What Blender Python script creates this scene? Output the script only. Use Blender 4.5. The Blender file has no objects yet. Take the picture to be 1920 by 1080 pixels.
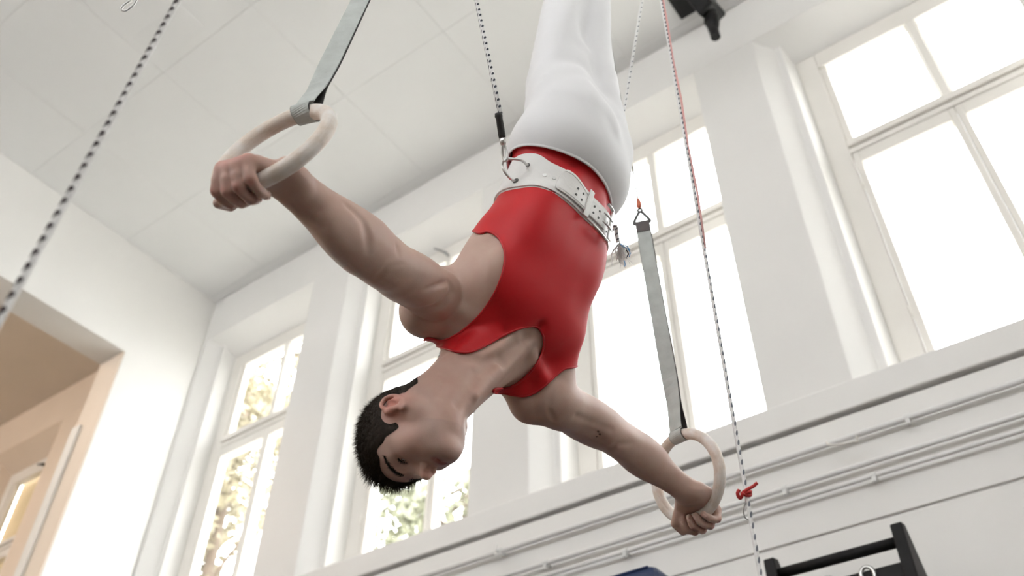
import bpy, bmesh, math, random
import numpy as np
from mathutils import Vector, Matrix

random.seed(7)
scene = bpy.context.scene
C = scene.collection

# ------------------------------------------------------------------ camera
D = 3.6                      # metres from the camera to the window wall
CAMZ = 1.1                   # camera height above the floor
FPX = 1710.0                 # focal length for a 1920 px wide frame
YAW, PITCH, ROLL = (math.radians(a) for a in (-36.334, 42.512, 0.7446))
_f = np.array([math.sin(YAW) * math.cos(PITCH), math.cos(YAW) * math.cos(PITCH), math.sin(PITCH)])
_r = np.array([math.cos(YAW), -math.sin(YAW), 0.0])
_u = np.cross(_r, _f)
CR = math.cos(ROLL) * _r + math.sin(ROLL) * _u
CU = -math.sin(ROLL) * _r + math.cos(ROLL) * _u
CF = _f
CAM = np.array([0.0, 0.0, CAMZ])

cd = bpy.data.cameras.new('camera')
cam = bpy.data.objects.new('camera', cd)
C.objects.link(cam)
cam.matrix_world = Matrix(((CR[0], CU[0], -CF[0], CAM[0]), (CR[1], CU[1], -CF[1], CAM[1]), (CR[2], CU[2], -CF[2], CAM[2]), (0, 0, 0, 1)))
cd.sensor_width = 36.0
cd.lens = 36.0 * FPX / 1920.0
cd.clip_start = 0.05
cd.dof.use_dof = True
cd.dof.focus_distance = 1.9
cd.dof.aperture_fstop = 3.2
scene.camera = cam

# ------------------------------------------------------------------ sky, exposure
world = bpy.data.worlds.new('overcast_sky')
scene.world = world
world.use_nodes = True
bg = world.node_tree.nodes['Background']
bg.inputs['Color'].default_value = (0.985, 0.99, 1.0, 1)
bg.inputs['Strength'].default_value = 10.2
vs = scene.view_settings
vs.view_transform = 'Standard'
vs.look = 'None'
vs.exposure = 0.0
vs.gamma = 1.0
vs.use_curve_mapping = False


def pt(px, py, depth):
    """world point seen at pixel (px, py) at the given depth along the optical axis"""
    return CAM + depth * (CR * (px - 960) / FPX - CU * (py - 540) / FPX + CF)


# ------------------------------------------------------------------ materials
MATS = {}


def mat(name, col, rough=0.6, metal=0.0, noise=0.0, scale=20.0, bump=0.0, bscale=60.0, spec=0.5, sub=0.0, sheen=0.0, coat=0.0):
    m = bpy.data.materials.new(name)
    m.use_nodes = True
    nt = m.node_tree
    b = nt.nodes['Principled BSDF']
    b.inputs['Base Color'].default_value = (*col, 1)
    b.inputs['Roughness'].default_value = rough
    b.inputs['Metallic'].default_value = metal
    b.inputs['Specular IOR Level'].default_value = spec
    if sub:
        b.inputs['Subsurface Weight'].default_value = sub
        b.inputs['Subsurface Radius'].default_value = (0.012, 0.005, 0.003)
        b.inputs['Subsurface Scale'].default_value = 1.0
    if sheen:
        b.inputs['Sheen Weight'].default_value = sheen
        b.inputs['Sheen Roughness'].default_value = 0.4
    if coat:
        b.inputs['Coat Weight'].default_value = coat
    tc = nt.nodes.new('ShaderNodeTexCoord')
    if noise:
        n = nt.nodes.new('ShaderNodeTexNoise')
        n.inputs['Scale'].default_value = scale
        n.inputs['Detail'].default_value = 5
        nt.links.new(tc.outputs['Object'], n.inputs['Vector'])
        r = nt.nodes.new('ShaderNodeValToRGB')
        r.color_ramp.elements[0].position = 0.3
        r.color_ramp.elements[1].position = 0.7
        r.color_ramp.elements[0].color = (*[c * (1 - noise) for c in col], 1)
        r.color_ramp.elements[1].color = (*[min(1, c * (1 + noise * 0.5)) for c in col], 1)
        nt.links.new(n.outputs['Fac'], r.inputs['Fac'])
        nt.links.new(r.outputs['Color'], b.inputs['Base Color'])
    if bump:
        n2 = nt.nodes.new('ShaderNodeTexNoise')
        n2.inputs['Scale'].default_value = bscale
        n2.inputs['Detail'].default_value = 3
        nt.links.new(tc.outputs['Object'], n2.inputs['Vector'])
        bp = nt.nodes.new('ShaderNodeBump')
        bp.inputs['Strength'].default_value = bump
        bp.inputs['Distance'].default_value = 0.002
        nt.links.new(n2.outputs['Fac'], bp.inputs['Height'])
        nt.links.new(bp.outputs['Normal'], b.inputs['Normal'])
    MATS[name] = m
    return m


mat('wall_paint', (0.80, 0.785, 0.76), 0.45, noise=0.03, scale=1.5, bump=0.15, bscale=40)
mat('ceiling_paint', (0.80, 0.795, 0.785), 0.7, noise=0.03, scale=1.2)
mat('annex_warm_tint', (0.80, 0.68, 0.56), 0.5, noise=0.05, scale=1.5)  # wall colour with the annex's warm lamplight worked into it
mat('annex_ceiling', (0.72, 0.64, 0.55), 0.7, noise=0.05, scale=1.5)  # ceiling colour browned to carry the same warm lamplight
mat('window_paint', (0.80, 0.77, 0.72), 0.4, noise=0.03, scale=4)
mat('pipe_paint', (0.74, 0.735, 0.72), 0.4, noise=0.03, scale=6)
mat('floor_wood', (0.105, 0.088, 0.078), 0.4, noise=0.15, scale=3)
mat('blind_cloth', (0.68, 0.58, 0.44), 0.9, noise=0.05, scale=2)
mat('black_paint', (0.010, 0.0095, 0.0095), 0.5, noise=0.3, scale=20, spec=0.2)
mat('blue_vinyl', (0.010, 0.030, 0.10), 0.5, noise=0.1, scale=8)
mat('steel', (0.62, 0.62, 0.61), 0.28, metal=1.0)
mat('dark_steel', (0.30, 0.30, 0.30), 0.35, metal=1.0)
mat('black_steel', (0.10, 0.10, 0.10), 0.45, metal=0.6)
mat('hole_dark', (0.10, 0.10, 0.10), 0.7)
mat('black_rubber', (0.02, 0.02, 0.02), 0.6, noise=0.4, scale=60)
mat('strap_web', (0.50, 0.53, 0.51), 0.65, noise=0.14, scale=30, bump=0.3, bscale=400)
mat('strap_edge', (0.03, 0.028, 0.028), 0.8)
mat('orange_tape', (0.62, 0.16, 0.08), 0.5, noise=0.2, scale=80)
mat('red_cord', (0.55, 0.03, 0.03), 0.6, noise=0.2, scale=100)
mat('pink_cord', (0.78, 0.42, 0.40), 0.6, noise=0.2, scale=100)
mat('white_cord', (0.80, 0.79, 0.78), 0.7, noise=0.12, scale=150)
mat('blue_thread', (0.12, 0.42, 0.78), 0.6)
mat('fleck', (0.05, 0.035, 0.04), 0.8)
mat('fleck_soft', (0.16, 0.17, 0.20), 0.8)
mat('fleck_dark', (0.03, 0.035, 0.05), 0.8)
mat('white_leather', (0.80, 0.79, 0.775), 0.42, noise=0.04, scale=14, bump=0.15, bscale=150)
mat('white_cotton', (0.80, 0.80, 0.815), 0.75, noise=0.015, scale=5, sheen=0.15)
mat('red_lycra', (0.58, 0.010, 0.016), 0.5, noise=0.04, scale=6, spec=0.35)
mat('red_hem', (0.52, 0.008, 0.014), 0.5)
mat('bark', (0.16, 0.12, 0.09), 0.9, noise=0.3, scale=6)
mat('leaf_green', (0.24, 0.245, 0.17), 0.6, noise=0.3, scale=1.2)
mat('leaf_yellow', (0.30, 0.262, 0.175), 0.6, noise=0.3, scale=1.2)
mat('grass_ground', (0.55, 0.54, 0.50), 0.9, noise=0.3, scale=1)


def wood_mat():
    m = bpy.data.materials.new('ring_wood')
    m.use_nodes = True
    nt = m.node_tree
    b = nt.nodes['Principled BSDF']
    tc = nt.nodes.new('ShaderNodeTexCoord')
    mp = nt.nodes.new('ShaderNodeMapping')
    mp.inputs['Scale'].default_value = (60, 60, 700)
    w = nt.nodes.new('ShaderNodeTexNoise')
    w.inputs['Scale'].default_value = 1.0
    w.inputs['Detail'].default_value = 6
    nt.links.new(tc.outputs['Object'], mp.inputs['Vector'])
    nt.links.new(mp.outputs['Vector'], w.inputs['Vector'])
    r = nt.nodes.new('ShaderNodeValToRGB')
    r.color_ramp.elements[0].position = 0.25
    r.color_ramp.elements[1].position = 0.75
    r.color_ramp.elements[0].color = (0.62, 0.52, 0.43, 1)
    r.color_ramp.elements[1].color = (0.80, 0.70, 0.61, 1)
    nt.links.new(w.outputs['Fac'], r.inputs['Fac'])
    n2 = nt.nodes.new('ShaderNodeTexNoise')      # chalk dust
    n2.inputs['Scale'].default_value = 22
    n2.inputs['Detail'].default_value = 4
    nt.links.new(tc.outputs['Object'], n2.inputs['Vector'])
    r2 = nt.nodes.new('ShaderNodeValToRGB')
    r2.color_ramp.elements[0].position = 0.42
    r2.color_ramp.elements[1].position = 0.66
    nt.links.new(n2.outputs['Fac'], r2.inputs['Fac'])
    mx = nt.nodes.new('ShaderNodeMixRGB')
    mx.inputs['Color2'].default_value = (0.82, 0.79, 0.76, 1)
    nt.links.new(r2.outputs['Color'], mx.inputs['Fac'])
    nt.links.new(r.outputs['Color'], mx.inputs['Color1'])
    nt.links.new(mx.outputs['Color'], b.inputs['Base Color'])
    b.inputs['Roughness'].default_value = 0.5
    MATS['ring_wood'] = m


wood_mat()


def glass_mat():
    m = bpy.data.materials.new('window_glass')
    m.use_nodes = True
    nt = m.node_tree
    nt.nodes.remove(nt.nodes['Principled BSDF'])
    out = nt.nodes['Material Output']
    t = nt.nodes.new('ShaderNodeBsdfTransparent')
    t.inputs['Color'].default_value = (0.95, 0.96, 0.95, 1)
    g = nt.nodes.new('ShaderNodeBsdfGlossy')
    g.inputs['Roughness'].default_value = 0.02
    mx = nt.nodes.new('ShaderNodeMixShader')
    mx.inputs['Fac'].default_value = 0.05
    nt.links.new(t.outputs['BSDF'], mx.inputs[1])
    nt.links.new(g.outputs['BSDF'], mx.inputs[2])
    nt.links.new(mx.outputs['Shader'], out.inputs['Surface'])
    MATS['window_glass'] = m


glass_mat()


def translucent(name, col, fac):
    """thin cloth that lets daylight through"""
    nt = MATS[name].node_tree
    b = nt.nodes['Principled BSDF']
    t = nt.nodes.new('ShaderNodeBsdfTranslucent')
    t.inputs['Color'].default_value = (*col, 1)
    mx = nt.nodes.new('ShaderNodeMixShader')
    mx.inputs['Fac'].default_value = fac
    nt.links.new(b.outputs['BSDF'], mx.inputs[1])
    nt.links.new(t.outputs['BSDF'], mx.inputs[2])
    nt.links.new(mx.outputs['Shader'], nt.nodes['Material Output'].inputs['Surface'])


translucent('blind_cloth', (0.66, 0.56, 0.42), 0.4)
mat('frayed_cord', (0.85, 0.84, 0.83), 0.8)
translucent('frayed_cord', (0.88, 0.87, 0.86), 0.7)

# ------------------------------------------------------------------ mesh helpers


def obj(name, verts, faces, m, parent=None, smooth=False, origin=None):
    me = bpy.data.meshes.new(name)
    v = np.asarray(verts, float)
    if origin is not None:
        v = v - np.asarray(origin, float)
    me.from_pydata(v.tolist(), [], [list(map(int, f)) for f in faces])
    if smooth:
        me.polygons.foreach_set('use_smooth', [True] * len(me.polygons))
    me.update()
    o = bpy.data.objects.new(name, me)
    if m:
        me.materials.append(MATS[m])
    C.objects.link(o)
    if origin is not None:
        o.location = Vector(tuple(origin))
    if parent is not None:
        o.parent = parent
        if parent.type == 'EMPTY' or origin is None:
            o.matrix_parent_inverse = parent.matrix_basis.inverted()
    return o


def tag(o, label=None, cat=None, group=None, kind=None):
    if label:
        o['label'] = label
    if cat:
        o['category'] = cat
    if group:
        o['group'] = group
    if kind:
        o['kind'] = kind
    return o


def thing(name, loc, label, cat, group=None):
    o = bpy.data.objects.new(name, None)
    o.empty_display_size = 0.1
    o.location = Vector(tuple(loc))
    C.objects.link(o)
    return tag(o, label, cat, group)


class MB:
    """collects shapes of one mesh"""

    def __init__(s):
        s.v = []
        s.f = []

    def add(s, v, f):
        n = len(s.v)
        s.v += [tuple(map(float, p)) for p in v]
        s.f += [[i + n for i in q] for q in f]
        return s

    def box(s, lo, hi):
        x0, y0, z0 = lo
        x1, y1, z1 = hi
        return s.add([(x0, y0, z0), (x1, y0, z0), (x1, y1, z0), (x0, y1, z0), (x0, y0, z1), (x1, y0, z1), (x1, y1, z1), (x0, y1, z1)],
                     [(0, 3, 2, 1), (4, 5, 6, 7), (0, 1, 5, 4), (1, 2, 6, 5), (2, 3, 7, 6), (3, 0, 4, 7)])

    def obox(s, c, ax, half):
        """oriented box: centre, three axes, half sizes"""
        c = np.asarray(c, float)
        A = [np.asarray(a, float) for a in ax]
        v = [c + sx * half[0] * A[0] + sy * half[1] * A[1] + sz * half[2] * A[2] for sz in (-1, 1) for sx, sy in ((-1, -1), (1, -1), (1, 1), (-1, 1))]
        return s.add(v, [(0, 3, 2, 1), (4, 5, 6, 7), (0, 1, 5, 4), (1, 2, 6, 5), (2, 3, 7, 6), (3, 0, 4, 7)])

    def prism(s, poly, z0, z1):
        """poly: counter-clockwise (x, y) outline, extruded in z"""
        n = len(poly)
        v = [(x, y, z0) for x, y in poly] + [(x, y, z1) for x, y in poly]
        f = [list(range(n))[::-1], [i + n for i in range(n)]]
        f += [[i, (i + 1) % n, (i + 1) % n + n, i + n] for i in range(n)]
        return s.add(v, f)

    def tube(s, path, rad, seg=12, closed=False, caps=True, flat=None):
        P = np.asarray(path, float)
        n = len(P)
        rad = np.broadcast_to(np.asarray(rad, float), (n,))
        if closed:
            T = np.roll(P, -1, 0) - np.roll(P, 1, 0)
        else:
            T = np.gradient(P, axis=0)
        T /= np.linalg.norm(T, axis=1)[:, None] + 1e-12
        ref = np.array([0, 0, 1.0]) if abs(T[0][2]) < 0.9 else np.array([1.0, 0, 0])
        nrm = np.cross(T[0], ref)
        nrm /= np.linalg.norm(nrm)
        v = []
        a = np.linspace(0, 2 * np.pi, seg, endpoint=False)
        for i in range(n):
            nrm = nrm - T[i] * (nrm @ T[i])
            nrm /= np.linalg.norm(nrm)
            bi = np.cross(T[i], nrm)
            for t in a:
                v.append(P[i] + rad[i] * (math.cos(t) * nrm + math.sin(t) * bi))
        f = []
        m = n if closed else n - 1
        for i in range(m):
            j = (i + 1) % n
            for k in range(seg):
                l = (k + 1) % seg
                f.append((i * seg + k, i * seg + l, j * seg + l, j * seg + k))
        if caps and not closed:
            f.append(list(range(seg))[::-1])
            f.append([(n - 1) * seg + k for k in range(seg)])
        return s.add(v, f)

    def band(s, path, wdir, half, thick, closed=False):
        """flat webbing: path points, width directions, half width, thickness"""
        P = np.asarray(path, float)
        n = len(P)
        W = np.broadcast_to(np.asarray(wdir, float), (n, 3))
        half = np.broadcast_to(np.asarray(half, float), (n,))
        T = (np.roll(P, -1, 0) - np.roll(P, 1, 0)) if closed else np.gradient(P, axis=0)
        T = T / (np.linalg.norm(T, axis=1)[:, None] + 1e-12)
        N = np.cross(T, W)
        N /= np.linalg.norm(N, axis=1)[:, None] + 1e-12
        v = []
        for i in range(n):
            w = W[i] - T[i] * (W[i] @ T[i])
            w = w / np.linalg.norm(w) * half[i]
            q = N[i] * thick / 2
            v += [P[i] - w - q, P[i] + w - q, P[i] + w + q, P[i] - w + q]
        f = []
        for i in range(n if closed else n - 1):
            j = (i + 1) % n
            for k in range(4):
                l = (k + 1) % 4
                f.append((i * 4 + k, i * 4 + l, j * 4 + l, j * 4 + k))
        if not closed:
            f += [(3, 2, 1, 0), tuple((n - 1) * 4 + k for k in range(4))]
        return s.add(v, f)

    def build(s, name, m, parent=None, smooth=False, origin=None, bevel=0.0):
        o = obj(name, s.v, s.f, m, parent, smooth, origin)
        if bevel:
            b = o.modifiers.new('bevel', 'BEVEL')
            b.width = bevel
            b.segments = 2
            b.limit_method = 'ANGLE'
        if smooth == 'auto':
            pass
        return o


def catmull(pts, n=8, closed=False):
    P = np.asarray(pts, float)
    m = len(P)
    out = []
    rng = range(m if closed else m - 1)
    for i in rng:
        p1, p2 = P[i], P[(i + 1) % m]
        p0 = P[i - 1] if (closed or i > 0) else 2 * p1 - p2
        p3 = P[(i + 2) % m] if (closed or i + 2 < m) else 2 * p2 - p1
        for k in range(n):
            t = k / n
            out.append(0.5 * ((2 * p1) + (-p0 + p2) * t + (2 * p0 - 5 * p1 + 4 * p2 - p3) * t * t + (-p0 + 3 * p1 - 3 * p2 + p3) * t ** 3))
    if not closed:
        out.append(P[-1])
    return np.array(out)


def unit(v):
    v = np.asarray(v, float)
    return v / np.linalg.norm(v)


def U(x, y, z):
    """room units (multiples of D, measured from the camera) to metres"""
    return (x * D, y * D, CAMZ + z * D)

# ------------------------------------------------------------------ the room
ZC = 1.60            # ceiling
XE = -1.71           # end wall
XA = -3.25           # far end of the annex
XR = 1.3             # unseen right end
YB = -1.25           # unseen wall behind the camera
ZF = -CAMZ / D
BAYS = [-.2 + .5 * k for k in range(-6, 3)]       # right edge of each pilaster
ZS, ZH = .695, 1.468                               # sill, recess head
YW = 1.063                                         # plane of the window frames


def struct(o, label=None, cat=None):
    o['kind'] = 'structure'
    return o


o = struct(MB().box(U(XA, YB, ZF - .05), U(XR, 1.2, ZF)).build('floor', 'floor_wood'))
# wall with the tall windows
wr = MB()
wr.box(U(XE, 1.0, ZF), U(XR, 1.14, ZS - .045))
wall_right = struct(wr.build('wall_right', 'wall_paint'))
MB().box(U(XE, .994, ZS - .040), U(XR, 1.14, ZS)).build('ledge', 'wall_paint', wall_right, bevel=.008)
# flush sheets of the lower wall with an open joint between them
MB().box(U(XE + .0005, .9965, .5085), U(XR - .0005, .9999, ZS - .047)).build('wall_panel', 'wall_paint', wall_right, bevel=.003)
MB().box(U(XE + .0005, .9965, ZF), U(XR - .0005, .9999, .5045)).build('wall_panel', 'wall_paint', wall_right, bevel=.003)
for k, b in enumerate(BAYS):
    if b - .5 > XE or b > XE:
        pm = 'wall_paint'
    else:
        pm = 'annex_warm_tint'
    poly = [(b - .117, 1.0), (b, 1.0), (b + .030, 1.028), (b + .042, 1.028), (b + .051, YW), (b + .051, 1.085), (b - .075, 1.085), (b - .075, YW)]
    if abs(b - (XE + .01)) < .02:
        poly[0] = (XE - .01, 1.0)
    MB().prism([U(x, y, 0)[:2] for x, y in poly], U(0, 0, ZS)[2], U(0, 0, ZH)[2]).build('pilaster', pm, wall_right, bevel=.006)
up = MB()
xs = [U(XE, 0, 0)[0], U(XR, 0, 0)[0]]
prof = [(1.0, ZC), (1.0, ZH), (YW, 1.428), (1.085, 1.428), (1.085, ZC)]
v = [(x, y * D, CAMZ + z * D) for x in xs for y, z in prof]
up.add(v, [(0, 1, 2, 3, 4), (9, 8, 7, 6, 5)] + [(i, i + 5, (i + 1) % 5 + 5, (i + 1) % 5) for i in range(5)])
up.build('wall_beam', 'wall_paint', wall_right)
# the same wall continued in the annex
wa = MB().box(U(XA, 1.0, ZF), U(XE - .0005, 1.14, ZS)).build('wall_annex', 'annex_warm_tint')
struct(wa)
ua = MB()
xs = [U(XA, 0, 0)[0], U(XE - .0005, 0, 0)[0]]
v = [(x, y * D, CAMZ + z * D) for x in xs for y, z in prof]
ua.add(v, [(0, 1, 2, 3, 4), (9, 8, 7, 6, 5)] + [(i, i + 5, (i + 1) % 5 + 5, (i + 1) % 5) for i in range(5)])
ua.build('wall_beam', 'annex_warm_tint', wa)
# end wall with the wide opening into the annex
we = MB()
we.box(U(XE - .09, .814, ZF), U(XE, 1.0, ZC))
we.box(U(XE - .09, -.35, 1.313), U(XE, .814, ZC))
we.box(U(XE - .09, YB, ZF), U(XE, -.35, ZC))
wall_left = struct(we.build('wall_left', 'wall_paint'))
MB().box(U(XE - .0905, .810, ZF), U(XE - .001, .814, 1.3128)).build('warm_lit_jamb', 'annex_warm_tint', wall_left, bevel=.004)  # added sheet, its tan stands for annex light falling on the jamb
struct(MB().box(U(XE - .0895, .803, ZF), U(XE - .060, .8098, 1.13)).build('lit_strip_1', 'window_paint', bevel=.004))  # added white batten in place of the bright strip of light here
struct(MB().box(U(XA - .05, YB, ZF), U(XA, 1.14, ZC)).build('wall_far', 'annex_warm_tint'))
struct(MB().box(U(XR, YB, ZF), U(XR + .05, 1.14, ZC)).build('wall_near', 'wall_paint'))
# opposite wall, windows of the same kind
wb = MB()
wb.box(U(XA, YB - .08, ZF), U(XR, YB, .98))
wb.box(U(XA, YB - .08, 1.35), U(XR, YB, ZC))
for b in BAYS:
    wb.box(U(b - .16, YB - .08, .98), U(b, YB, 1.35))
struct(wb.build('wall_back', 'wall_paint'))

# ceiling: slab and the sheets fixed to it with thin joints
ceil = struct(MB().box(U(XA, YB, ZC + .003), U(XR, 1.14, ZC + .04)).build('ceiling', 'ceiling_paint'))
xs = [XE] + [-1.505 + .267 * i for i in range(11)] + [XR]
ys = [YB] + [.453 + .262 * j for j in range(-6, 3)] + [1.0]
meshes = {}
for i in range(len(xs) - 1):
    for j in range(len(ys) - 1):
        w, h = xs[i + 1] - xs[i], ys[j + 1] - ys[j]
        key = (round(w, 3), round(h, 3))
        loc = Vector(U(xs[i], ys[j], ZC))
        if key not in meshes:
            po = MB().box((.0013, .0013, 0), (w * D - .0013, h * D - .0013, .003 * D)).build('ceiling_panel', 'ceiling_paint', ceil)
            meshes[key] = po.data
        else:
            po = bpy.data.objects.new('ceiling_panel', meshes[key])
            C.objects.link(po)
            po.parent = ceil
        po.location = loc
MB().box(U(XA, YB, ZC - .001), U(XE - .09, 1.0, ZC + .003)).build('annex_ceiling', 'annex_ceiling', ceil)
# repaired square in the ceiling
MB().box(U(-1.22, .365, ZC - .0012), U(-1.085, .437, ZC)).build('ceiling_patch', 'ceiling_paint', ceil)

# windows
GX = [(.098, .236), (.2564, .395)]        # glass columns from the pilaster edge
ZU0, ZU1, ZL0, ZL1 = 1.176, 1.38, .725, 1.12
FR0, FR1 = .051, .425


def window(n, b):
    wo = bpy.data.objects.new('window_%d' % n, None)
    wo.location = Vector(U(b + .24, YW, ZS))
    C.objects.link(wo)
    wo['kind'] = 'structure'
    y0, y1 = YW, YW + .020

    def bx(name, x0, x1, z0, z1, ya=y0, yb=y1, m='window_paint', bev=.006, par=wo):
        return MB().box(U(b + x0, ya, z0), U(b + x1, yb, z1)).build(name, m, par, bevel=bev)
    bx('frame', FR0, GX[0][0] - .012, ZS, 1.428)
    bx('frame', GX[1][1] + .004, FR1, ZS, 1.428)
    bx('frame', GX[0][0] - .012, GX[1][1] + .004, ZU1 + .006, 1.428)
    bx('frame', GX[0][0] - .012, GX[1][1] + .004, ZS, ZL0 - .012)
    bx('transom', GX[0][0] - .012, GX[1][1] + .004, ZU0 - .016, ZU0 - .002, ya=y0 - .006)
    bx('transom', GX[0][0] - .012, GX[1][1] + .004, ZU0 - .030, ZU0 - .018, ya=y0 - .002)
    bx('mullion', GX[0][1] + .003, GX[1][0] - .003, ZU0 - .002, ZU1 + .006)
    for c, (ga, gb) in enumerate(GX):
        # fixed upper light
        bx('glazing_bar', ga - .012, ga, ZU0 - .002, ZU1 + .006, ya=y0 + .004)
        bx('glazing_bar', gb, gb + .004, ZU0 - .002, ZU1 + .006, ya=y0 + .004)
        bx('pane', ga, gb, ZU0 - .002, ZU1 + .006, ya=y0 + .0105, yb=y0 + .0118, m='window_glass', bev=0)
        # lower casement: its own sash round its pane
        sa, sb = (ga - .0105, gb + .0098) if c == 0 else (ga - .0098, gb + .0035)
        sz0, sz1 = ZL0 - .011, ZU0 - .031
        sash = bx('sash', sa, ga, sz0, sz1, ya=y0 - .001)
        bx('sash_rail', gb, sb, sz0, sz1, ya=y0 - .001, par=sash)
        bx('sash_rail', ga, gb, ZL1, sz1, ya=y0 - .001, par=sash)
        bx('sash_rail', ga, gb, sz0, ZL0, ya=y0 - .001, par=sash)
        bx('pane', ga, gb, ZL0, ZL1, ya=y0 + .0105, yb=y0 + .0118, m='window_glass', bev=0)
        hx = sa - .001 if c == 0 else sb + .001
        for hz in (.80, 1.06):
            MB().tube([U(b + hx, y0 - .004, hz), U(b + hx, y0 - .004, hz + .02)], .006, 8).build('hinge', 'window_paint', wo, smooth=True)
    return wo


for n, b in enumerate(BAYS):
    window(n + 1, b)

# annex window blinds (two roller blinds pulled down behind the glass)
ANX = ['annex window deepest in', 'middle annex window', 'annex window nearest the opening']
for i, b in enumerate(BAYS[:3]):
    if b > XE - .3:
        continue
    bl = MB().box(U(b + .085, YW + .03, .72), U(b + .40, YW + .032, 1.40)).build('roller_blind', 'blind_cloth')
    tag(bl, 'beige roller blind behind the glass of the ' + ANX[i], 'blind', 'annex roller blinds')
    la = MB()
    la.tube([U(b + .245, YW - .012, 1.395), U(b + .245, YW + .004, 1.395)], .012, 8)
    la.tube([U(b + .225, YW - .012, 1.40), U(b + .262, YW - .012, 1.390)], .010, 8)
    lo = la.build('window_latch', 'black_rubber', smooth=True)
    tag(lo, 'small dark latch at the top of the ' + ANX[i], 'latch', 'annex window latches')
# latch on the second window behind the raised arm
la = MB()
la.tube([U(-1.2 + .245, YW - .014, 1.397), U(-1.2 + .245, YW + .004, 1.397)], .010, 8)
la.tube([U(-1.2 + .215, YW - .014, 1.425), U(-1.2 + .25, YW - .014, 1.392)], .009, 8)
tag(la.build('window_latch', 'dark_steel', smooth=True), 'dark metal latch above the window behind the elbow', 'latch')

# annex ceiling lamp: warm light behind the lintel
lt = thing('ceiling_lamp', U(-2.45, .15, ZC), 'round warm ceiling lamp of the annex, behind the lintel', 'lamp')
ring = []
for i in range(7):
    a = i / 6 * math.pi / 2
    ring.append((.22 * math.cos(a), -.10 * math.sin(a)))
vv, ff = [], []
for i, (rr, zz) in enumerate(ring):
    for k in range(24):
        t = k / 24 * 2 * math.pi
        vv.append(np.array(U(-2.45, .15, ZC - .006)) + np.array((max(rr, .002) * math.cos(t), max(rr, .002) * math.sin(t), zz)))
for i in range(6):
    for k in range(24):
        ff.append((i * 24 + k, i * 24 + (k + 1) % 24, (i + 1) * 24 + (k + 1) % 24, (i + 1) * 24 + k))
m = mat('lamp_glow', (1, .8, .6), .5)
b_ = m.node_tree.nodes['Principled BSDF']
b_.inputs['Emission Color'].default_value = (1.0, .78, .58, 1)
b_.inputs['Emission Strength'].default_value = 110
obj('shade', vv, ff, 'lamp_glow', lt, True)
MB().tube([U(-2.45, .15, ZC - .007), U(-2.45, .15, ZC - .001)], .235, 24).build('base', 'window_paint', lt)

# pipes along the wall
PY = .985


def pipe(z, r, label, brk, name='wall_pipe'):
    t = thing(name, U(-.5, PY, z), label, 'pipe', 'pipes along the window wall')
    MB().tube([U(XE + .005, PY, z), U(XR - .01, PY, z)], r, 16).build('pipe_run', 'pipe_paint', t, smooth=True)
    for x in brk:
        m_ = MB()
        m_.tube([U(x - .003, PY, z), U(x + .003, PY, z)], r + .006, 16)
        m_.tube([U(x, PY + .004, z), U(x, .9965, z)], .007, 8)
        m_.obox(U(x, PY - .002, z - r / D - .003), ((1, 0, 0), (0, 1, 0), (0, 0, 1)), (.008, .010, .012))
        m_.build('pipe_clip', 'pipe_paint', t)


pipe(.611, .013, 'upper white heating pipe just below the window ledge', (-.74, -.15, .3, -1.3))
pipe(.571, .011, 'middle white heating pipe on the wall under the windows', (-.66, -.31, .12))
pipe(.553, .009, 'lowest thin white pipe above the wall joint', (-.535, -.205, .25, -1.1))
# loose white hook by the upper pipe
hk = catmull([U(-.246, .982, .612), U(-.243, .975, .604), U(-.232, .968, .596), U(-.215, .968, .5935), U(-.209, .972, .594), U(-.208, .97, .600)], 8)
tag(MB().tube(hk, .006, 8).build('pipe_hook', 'window_paint', smooth=True), 'white bent metal hook hanging from the upper wall pipe', 'hook')
tag(MB().tube(catmull([U(-.742, .981, .622), U(-.741, .975, .606), U(-.732, .965, .596), U(-.716, .96, .590)], 6), .005, 8).build('pipe_hook', 'pipe_paint', smooth=True), 'small grey wire hook on the upper pipe below the gymnast', 'hook')

# ------------------------------------------------------------------ outdoors
GZ = -.3
struct(MB().box((-60, 1.3 * D, GZ - .1), (30, 70, GZ)).build('ground', 'grass_ground'))


def tree(x, y, h, w, n, leaf, label, seed, low=.3):
    rs = np.random.default_rng(seed)
    t = thing('tree', (x, y, GZ), label, 'tree', 'trees outside the windows')
    tr = MB()
    top = np.array((x + rs.normal() * .2, y, GZ + h * .85))
    tr.tube(catmull([(x, y, GZ), (x + .1, y, GZ + h * .4), tuple(top)], 6), np.linspace(.20, .05, 13), 8)
    cs = []
    for i in range(34):
        q = rs.uniform(low, .97)
        z = GZ + h * q
        a = rs.uniform(0, 6.28)
        rr = w * math.sqrt(max(.05, 1 - ((q - .62) / .42) ** 2)) * rs.uniform(.35, 1)
        e = np.array((x + rr * math.cos(a), y + rr * math.sin(a), z))
        st = np.array((x, y, z - rr * .6))
        tr.tube(catmull([st, (st + e) / 2 + (0, 0, .1), e], 4), np.linspace(.05, .012, 9), 6)
        cs.append(e)
    tr.build('trunk', 'bark', t, smooth=True)
    cs = np.array(cs)
    c = cs[rs.integers(0, len(cs), n)] + rs.normal(size=(n, 3)) * (.36, .36, .36)
    s = rs.uniform(.06, .13, n)
    a = rs.normal(size=(n, 3))
    a /= np.linalg.norm(a, axis=1)[:, None]
    b = np.cross(a, rs.normal(size=(n, 3)))
    b /= np.linalg.norm(b, axis=1)[:, None]
    v = np.stack([c - a * s[:, None], c + b * s[:, None] * .5, c + a * s[:, None], c - b * s[:, None] * .5], 1).reshape(-1, 3)
    f = np.arange(4 * n).reshape(-1, 4)
    fo = obj('foliage', v, f, leaf, t)
    fo['kind'] = 'stuff'


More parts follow.
